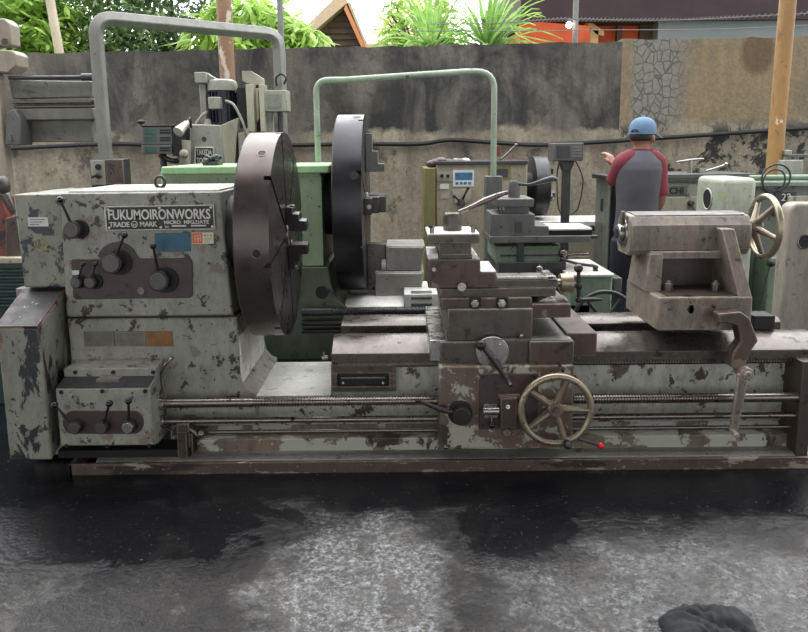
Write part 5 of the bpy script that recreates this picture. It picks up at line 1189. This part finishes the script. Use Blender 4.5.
m = MB(); xL = W(719, 250, Yn_).x
ell = [Vector((xL - .002, Yn_ + .24 + .07 * math.cos(2 * PI * i / 24), W(708, 199, Yn_ + .24).z + .075 * math.sin(2 * PI * i / 24))) for i in range(24)]
m.prism(ell, (.01, 0, 0)); m.build('oval_hole', 'slot_dark', t)
m = MB(); m.torus((xL - .002, Yn_ + .24, W(708, 199, Yn_ + .24).z), (1, 0, 0), .075, .006, 28, 6); m.build('hole_rim', 'mint', t)
Yo = 5.2
t = thing('lathe', (W(790, 250, Yo).x, Yo + .3, 0), 'speckled grey-green lathe at the right edge under the yellow pole, chalk number on dark plate', 'lathe')
m = MB(); m.box(W(752, 250, Yo).x, W(860, 250, Yo).x, Yo, Yo + .5, 0, W(780, 184, Yo).z); m.build('headstock', 'olive_grey', t, .01)
m = MB(); zz_ = W(780, 178, Yo).z; m.cyl((W(752, 180, Yo).x, Yo + .05, zz_), (W(860, 180, Yo).x, Yo + .05, zz_), .022); m.pbox(752, 182, 860, 186, Yo - .02, Yo + .5); m.build('top_rail', 'green_pale', t, .003)
m = MB(); m.pbox(774, 192, 796, 216, Yo - .012, Yo + .002); o = m.build('dark_plate', 'slate_dark', t, .003); text('22', 781, 201, Yo - .014, .055, 'white_paper', o, wfit=.07)
m = MB(); m.pbox(788, 196, 830, 204, Yo - .03, Yo); m.build('light_panel', 'cream_metal', t, .003)
m = MB(); m.box(W(752, 300, Yo).x, W(775, 300, Yo).x, Yo - .2, Yo, 0, W(765, 258, Yo - .2).z); m.build('lower_box', 'green_pale', t, .008)
m = MB(); p = W(771, 263, Yo - .24); m.ball(p, .03); m.tube([p, W(766, 280, Yo - .26), W(760, 306, Yo - .26)], .004, 6); m.build('pull_chain', 'slate_dark', t)
m = MB(); m.torus(W(776, 178, Yo - .03), (0.1, 1, .1), .10, .007, 40, 8, 1); m.torus(W(774, 181, Yo - .035), (-0.1, 1, .15), .085, .006, 40, 8, 1)
o = m.build('wire_coil', 'slate_dark'); tag(o, 'loop of dark wire hanging at the foot of the yellow pole', 'wire coil')
t = thing('machine_part', (W(795, 165, 5.6).x, 5.7, W(780, 177, 5.6).z), 'grey boxy machine part sticking up behind the yellow pole at the right edge', 'machine part')
m = MB(); m.pbox(783, 160, 803, 180, 5.6, 5.8); m.pbox(786, 150, 792, 162, 5.65, 5.75); m.build('body', 'mill_grey', t, .008)
m = MB(); m.pbox(788, 154, 830, 157, 5.62, 5.7); m.build('arm', 'slate', t, .003)
Ys = 4.25
t = thing('machine_pedestal', (W(800, 300, Ys).x, Ys + .2, 0), 'worn stone-coloured rounded cabinet with a black hole at the right edge', 'cabinet')
zt4 = W(800, 203, Ys).z; zbt4 = 0
xa_, xb_ = W(791, 205, Ys).x, W(768, 420, Ys).x
pts = [Vector((xb_, Ys, 0)), Vector((W(780, 329, Ys).x, Ys, W(771, 329, Ys).z)), Vector((xa_, Ys, zt4 - .06))] + arc((xa_ + .004, Ys, zt4), (xa_, Ys, zt4 - .06), (xa_ + .06, Ys, zt4))[1:] + [Vector((xa_ + .5, Ys, zt4)), Vector((xa_ + .5, Ys, 0))]
m = MB(); m.prism(pts, (0, .13, 0)); m.build('body', 'stone_paint', t, .02, seg=3)
m = MB(); p = W(804.5, 242, Ys - .002); m.cyl(p, p + Vector((0, .01, 0)), .040, seg=28); m.build('hole', 'slot_dark', t); m = MB(); m.torus(p, (0, 1, 0), .041, .005, 32, 8); m.build('hole_rim', 'rod_steel', t)

# ================================================================== the worker
def remesh(m, vox, name, mat, parent, smooth_it=4):
    o = m.build(name, mat, parent); r = o.modifiers.new('r', 'REMESH'); r.mode = 'VOXEL'; r.voxel_size = vox; r.use_smooth_shade = True
    s = o.modifiers.new('s', 'SMOOTH'); s.iterations = smooth_it; s.factor = .5
    bpy.context.view_layer.update()
    me = bpy.data.meshes.new_from_object(o.evaluated_get(bpy.context.evaluated_depsgraph_get()))
    o.modifiers.clear(); old = o.data; o.data = me; bpy.data.meshes.remove(old); me.polygons.foreach_set('use_smooth', [True] * len(me.polygons)); return o
def ringz(cx, cy, z, rx, ry, n=24, tilt=0): return [Vector((cx + rx * math.cos(2 * PI * i / n), cy + ry * math.sin(2 * PI * i / n), z + tilt * math.cos(2 * PI * i / n))) for i in range(n)]
YW = 5.02
PX = W(637.5, 200, YW).x
P = thing('person', (PX, YW, 0), 'person in blue cap and grey shirt with maroon sleeves, seen from behind', 'person')
def q(dx, dy, z): return Vector((PX + dx, YW + dy, z))
ZS = W(640, 153, YW).z        # shoulder height
ZH = .88
def torso(m, g=0.0, z0=.80):
    rows = [(.0, .0, .80, .145, .11), (0, 0, .90, .148, .115), (0, 0, 1.0, .136, .105), (.0, 0, 1.10, .135, .103), (.0, .0, 1.22, .145, .11), (.005, .0, 1.33, .150, .112), (.01, .005, 1.38, .145, .10), (.012, .01, 1.42, .105, .082), (.014, .015, 1.45, .07, .066)]
    m.loft([ringz(PX + x, YW + y, z, rx + g, ry + g) for x, y, z, rx, ry in rows if z >= z0])
b = MB(); torso(b)
nk = q(.014, .015, 1.41); hd_ = q(.03, .04, 1.552)
b.tube([nk, q(.018, .022, 1.47), q(.024, .03, 1.53)], [.062, .056, .058], 18)
hdir = Vector((.72, .69, 0)).normalized(); hs_ = Vector((hdir.y, -hdir.x, 0))
def hp(f, s, u): return hd_ + hdir * f + hs_ * s + Vector((0, 0, u))
b.loft([[hp(f0 + a * math.cos(t), bb * math.sin(t), u) for t in [2 * PI * i / 24 for i in range(24)]] for u, f0, a, bb in ((-.118, .035, .03, .025), (-.10, .03, .06, .045), (-.06, .012, .085, .062), (-.02, .0, .095, .072), (.03, -.004, .100, .077), (.07, -.006, .092, .072), (.10, -.008, .07, .055), (.118, -.008, .03, .025))])
b.tube([hp(.08, 0, .01), hp(.108, 0, -.025), hp(.092, 0, -.034)], [.010, .014, .010], 10)
b.tube([hp(.088, -.02, -.062), hp(.094, 0, -.060), hp(.088, .02, -.062)], .006, 8)
for s in (-1, 1): b.ball(hp(-.002, s * .078, -.012), .022, 12, (.8, .8, 1.4))
# arms (left = -x side seen from behind)
eR = q(.165, .0, 1.13); hR = q(.12, -.02, .93) + Vector((0, .1, 0))
sR = q(.125, .0, 1.365)
b.tube([sR, sR.lerp(eR, .5), eR, eR.lerp(hR, .45), hR], [.052, .047, .038, .037, .026], 16, sub=3)
sL = q(-.115, .0, 1.365); eL = q(-.155, .10, 1.23); hL = q(-.105, .22, 1.345)
b.tube([sL, sL.lerp(eL, .5), eL], [.052, .047, .038], 16, sub=3); b.tube([eL, eL.lerp(hL, .5), hL], [.038, .036, .026], 16, sub=3)
def hand(h, d, side, curl):
    d = d.normalized(); v = side.normalized(); nrm = d.cross(v).normalized()
    b.loft([[h + d * t + v * (w * math.cos(a)) + nrm * (.014 * math.sin(a)) for a in [2 * PI * i / 16 for i in range(16)]] for t, w in ((-.01, .024), (.03, .036), (.07, .042), (.088, .040))])
    for i, (o_, l) in enumerate(((-.030, .062), (-.010, .072), (.010, .068), (.029, .052))):
        p0 = h + d * .078 + v * o_; p1 = p0 + d * l * .45 + nrm * curl * .006; p2 = p1 + d * l * .30 + nrm * curl * .018; p3 = p2 + d * l * .12 + nrm * curl * .024
        b.tube([p0, p1, p2, p3], [.0092, .0088, .0082, .007], 10, sub=2)
    p0 = h + d * .02 - v * .028; b.tube([p0, p0 + d * .03 - v * .022 + nrm * curl * .006, p0 + d * .062 - v * .028 + nrm * curl * .018], [.012, .0105, .008], 10, sub=2)
hand(hR, (hR - eR), Vector((0, 1, 0)), 1); hand(hL, Vector((-.25, .3, .6)), Vector((.6, .5, 0)), 1)
# legs and feet
for s, dx in ((-1, -.09), (1, .085)):
    hip = q(dx * .8, 0, .86); kn = q(dx * 1.0, .02, .47); an = q(dx * 1.2, -.02, .09)
    b.tube([hip, hip.lerp(kn, .4), kn, kn.lerp(an, .35), an], [.084, .078, .056, .055, .038], 18, sub=3)
    b.loft([[Vector((an.x + wx * math.cos(t) * 1.0, an.y + y0, max(.012, .045 + hz * math.sin(t)))) for t in [2 * PI * i / 14 for i in range(14)]] for y0, wx, hz in ((-.06, .03, .03), (-.02, .038, .045), (.06, .044, .035), (.14, .045, .025), (.19, .03, .018))])
body = remesh(b, .008, 'body', 'skin', P, 3)
m = MB(); m.ball(hp(.082, -.030, .012), .012); m.ball(hp(.082, .030, .012), .012); m.build('eyes', 'slot_dark', P)
# shirt
m = MB(); torso(m, .014, .85); m.loft([ringz(PX - .002, YW, z, rx, ry) for z, rx, ry in ((.84, .155, .13), (.90, .152, .125), (.98, .145, .12))]); m.tube([q(.014, .012, 1.42), q(.016, .018, 1.46)], [.08, .068], 18)
sh = remesh(m, .009, 'shirt', 'shirt_grey', P, 3)
for i in range(3):
    pass
m = MB(); m.tube([q(.05, .0, 1.42), sR + Vector((.0, 0, .012)), sR.lerp(eR, .45), sR.lerp(eR, .92)], [.058, .068, .062, .060], 20, sub=4); tag(remesh(m, .009, 'sleeve', 'shirt_maroon', sh, 2), 'maroon sleeve')
m = MB(); m.tube([q(-.035, .0, 1.42), sL + Vector((0, 0, .012)), sL.lerp(eL, .5), sL.lerp(eL, .98)], [.058, .066, .062, .056], 20, sub=4); tag(remesh(m, .009, 'sleeve', 'shirt_maroon', sh, 2), 'maroon sleeve')
m = MB(); m.torus(q(.016, .018, 1.458), (0.05, .1, 1), .066, .007, 32, 8); m.build('collar', 'shirt_maroon', sh)
m = MB(); m.loft([ringz(PX, YW, z, rx, ry) for z, rx, ry in ((.74, .14, .12), (.80, .158, .13), (.88, .156, .128), (.92, .15, .122))])
for s, dx in ((-1, -.09), (1, .085)):
    hip = q(dx * .85, 0, .84); kn = q(dx * 1.0, .02, .47); an = q(dx * 1.2, -.02, .06)
    m.tube([hip, hip.lerp(kn, .4), kn, kn.lerp(an, .5), an], [.102, .096, .074, .070, .066], 20, sub=3)
remesh(m, .01, 'trousers', 'trousers', P, 3)
for s, dx in ((-1, -.09), (1, .085)):
    an = q(dx * 1.2, -.02, 0); m = MB(); m.loft([[Vector((an.x + wx * math.cos(t), an.y + y0, max(.0, zc0 + hz * math.sin(t)))) for t in [2 * PI * i / 18 for i in range(18)]] for y0, wx, hz, zc0 in ((-.085, .035, .04, .04), (-.05, .044, .06, .05), (.02, .048, .06, .05), (.08, .052, .045, .045), (.16, .053, .035, .035), (.215, .035, .025, .028))]); m.build('shoe', 'shoe', P)
P.scale = (1, 1, 1.024)
# hair and cap
m = MB(); m.loft([[hp(f0 + a * math.cos(t), bb * math.sin(t), u) for t in [PI * .42 + (PI * 1.16) * i / 20 for i in range(21)]] for u, f0, a, bb in ((-.028, -.002, .094, .072), (-.02, -.004, .098, .075), (-.01, -.004, .104, .081), (.04, -.004, .107, .083))], cap=False)
hr = m.build('hair', 'hair', P); s = hr.modifiers.new('t', 'SOLIDIFY'); s.thickness = .008
m = MB()
m.loft([[hp(-.004 + a * math.cos(t), bb * math.sin(t), u) for t in [2 * PI * i / 32 for i in range(32)]] for u, a, bb in ((.018, .112, .088), (.045, .113, .089), (.08, .107, .084), (.108, .088, .070), (.128, .055, .045), (.136, .015, .012))])
m.ball(hp(-.004, 0, .138), .009)
cp = m.build('cap', 'cap_blue', P)
m = MB(); n = 14; up_ = []; ed = []
for i in range(n + 1):
    t = -1.15 + 2.3 * i / n; up_.append(hp(-.004 + .108 * math.cos(t), .087 * math.sin(t), .028 - .01 * abs(math.sin(t)))); ed.append(hp(.205 * math.cos(t * .8) ** .6 + .0, .080 * math.sin(t), .006 - .016 * math.sin(t) ** 2))
m.faces(up_ + ed, [(i, i + 1, n + 2 + i, n + 1 + i) for i in range(n)]); o = m.build('cap_brim', 'cap_blue', cp, ang=80); s = o.modifiers.new('t', 'SOLIDIFY'); s.thickness = .004
m = MB(); pts = [hp(-.118 * math.cos(t), .060 * math.sin(t), .024 + .036 * math.cos(t * 1.3)) for t in [-.9 + 1.8 * i / 10 for i in range(11)]]
m.loft([[hp(-.1165 + .001 * k + .0, .030 * math.cos(t), .030 + .022 * math.sin(t)) for t in [PI * i / 12 for i in range(13)]] for k in range(2)]); m.build('cap_opening', 'hair', cp)

# ================================================================== cloth on the floor
c0 = FL(712, 640); 
m = MB(); nx, ny = 70, 44; sx, sy = (FL(764, 632) - FL(660, 632)).x / 2, .17
from mathutils import noise as mn
top = []
for j in range(ny):
    for i in range(nx):
        u, v = i / (nx - 1) * 2 - 1, j / (ny - 1) * 2 - 1
        a = math.atan2(v, u); edge = .86 + .14 * mn.noise(Vector((math.cos(a) * 1.7, math.sin(a) * 1.7, 3)))
        rr = max(abs(u) ** 3, abs(v) ** 2.2) if False else (abs(u) ** 2.6 + abs(v) ** 2.2) ** .45
        k = max(0, 1 - (rr / edge) ** 3)
        n1 = mn.noise(Vector((u * 1.3 + 4, v * 1.2, 0.5))); n2 = 1 - abs(mn.noise(Vector((u * 1.5 + v * 2.6, v * 1.6 - u * .5, 7)))) * 2.0; n3 = 1 - abs(mn.noise(Vector((u * 3.2 - v * 1.5, v * 1.4 + u, 3)))) * 2.4
        h = k ** .45 * (.030 + .040 * n1 + .026 * n2 + .014 * n3)
        sc_ = edge / max(rr, edge)
        top.append(Vector((c0.x + u * sx * sc_, c0.y + v * sy * sc_, max(0.002, h))))
fs = [(j * nx + i, j * nx + i + 1, (j + 1) * nx + i + 1, (j + 1) * nx + i) for j in range(ny - 1) for i in range(nx - 1)]
m.faces(top, fs); m.b.verts.ensure_lookup_table()
o = m.build('cloth_bundle', 'cloth_black', ang=80); s = o.modifiers.new('t', 'SOLIDIFY'); s.thickness = .004; s.offset = 1
tag(o, 'crumpled black cloth lying on the oily floor at the bottom right', 'cloth')
# ================================================================== unseen shed roof over the camera side, added to darken the machine fronts
m = MB(); m.box(-9, 9, -4.5, 2.5, 4.25, 4.33); o = m.build('shade_roof', 'eave_dark'); tag(o, kind='structure')
# ================================================================== light
w = bpy.data.worlds.new('overcast_sky'); sc.world = w; w.use_nodes = True
nt = w.node_tree; bg = nt.nodes['Background']
def wn(t): return nt.nodes.new(t)
tc = wn('ShaderNodeTexCoord'); sp = wn('ShaderNodeSeparateXYZ'); nt.links.new(tc.outputs['Generated'], sp.inputs[0])
dt = wn('ShaderNodeVectorMath'); dt.operation = 'DOT_PRODUCT'; nt.links.new(tc.outputs['Generated'], dt.inputs[0]); dt.inputs[1].default_value = (0, .64, .77)
mr = wn('ShaderNodeMapRange'); mr.inputs['From Min'].default_value = .0; mr.inputs['From Max'].default_value = 1.0; mr.inputs['To Min'].default_value = 1.5; mr.inputs['To Max'].default_value = 6.5; mr.interpolation_type = 'SMOOTHSTEP'
nt.links.new(dt.outputs['Value'], mr.inputs['Value']); nt.links.new(mr.outputs[0], bg.inputs[1])
bg.inputs[0].default_value = (0.97, 0.98, 1.0, 1)
sd = bpy.data.lights.new('sun', 'SUN'); sd.energy = .8; sd.angle = R(25); sd.color = (1, .98, .94)
so = bpy.data.objects.new('sun', sd); C.objects.link(so); so.rotation_euler = (R(35), R(8), 0); so.location = (0, 12, 8)
vs_ = sc.view_settings; vs_.view_transform = 'Standard'; vs_.look = 'None'; vs_.gamma = 1; vs_.use_curve_mapping = False; vs_.exposure = 0.0
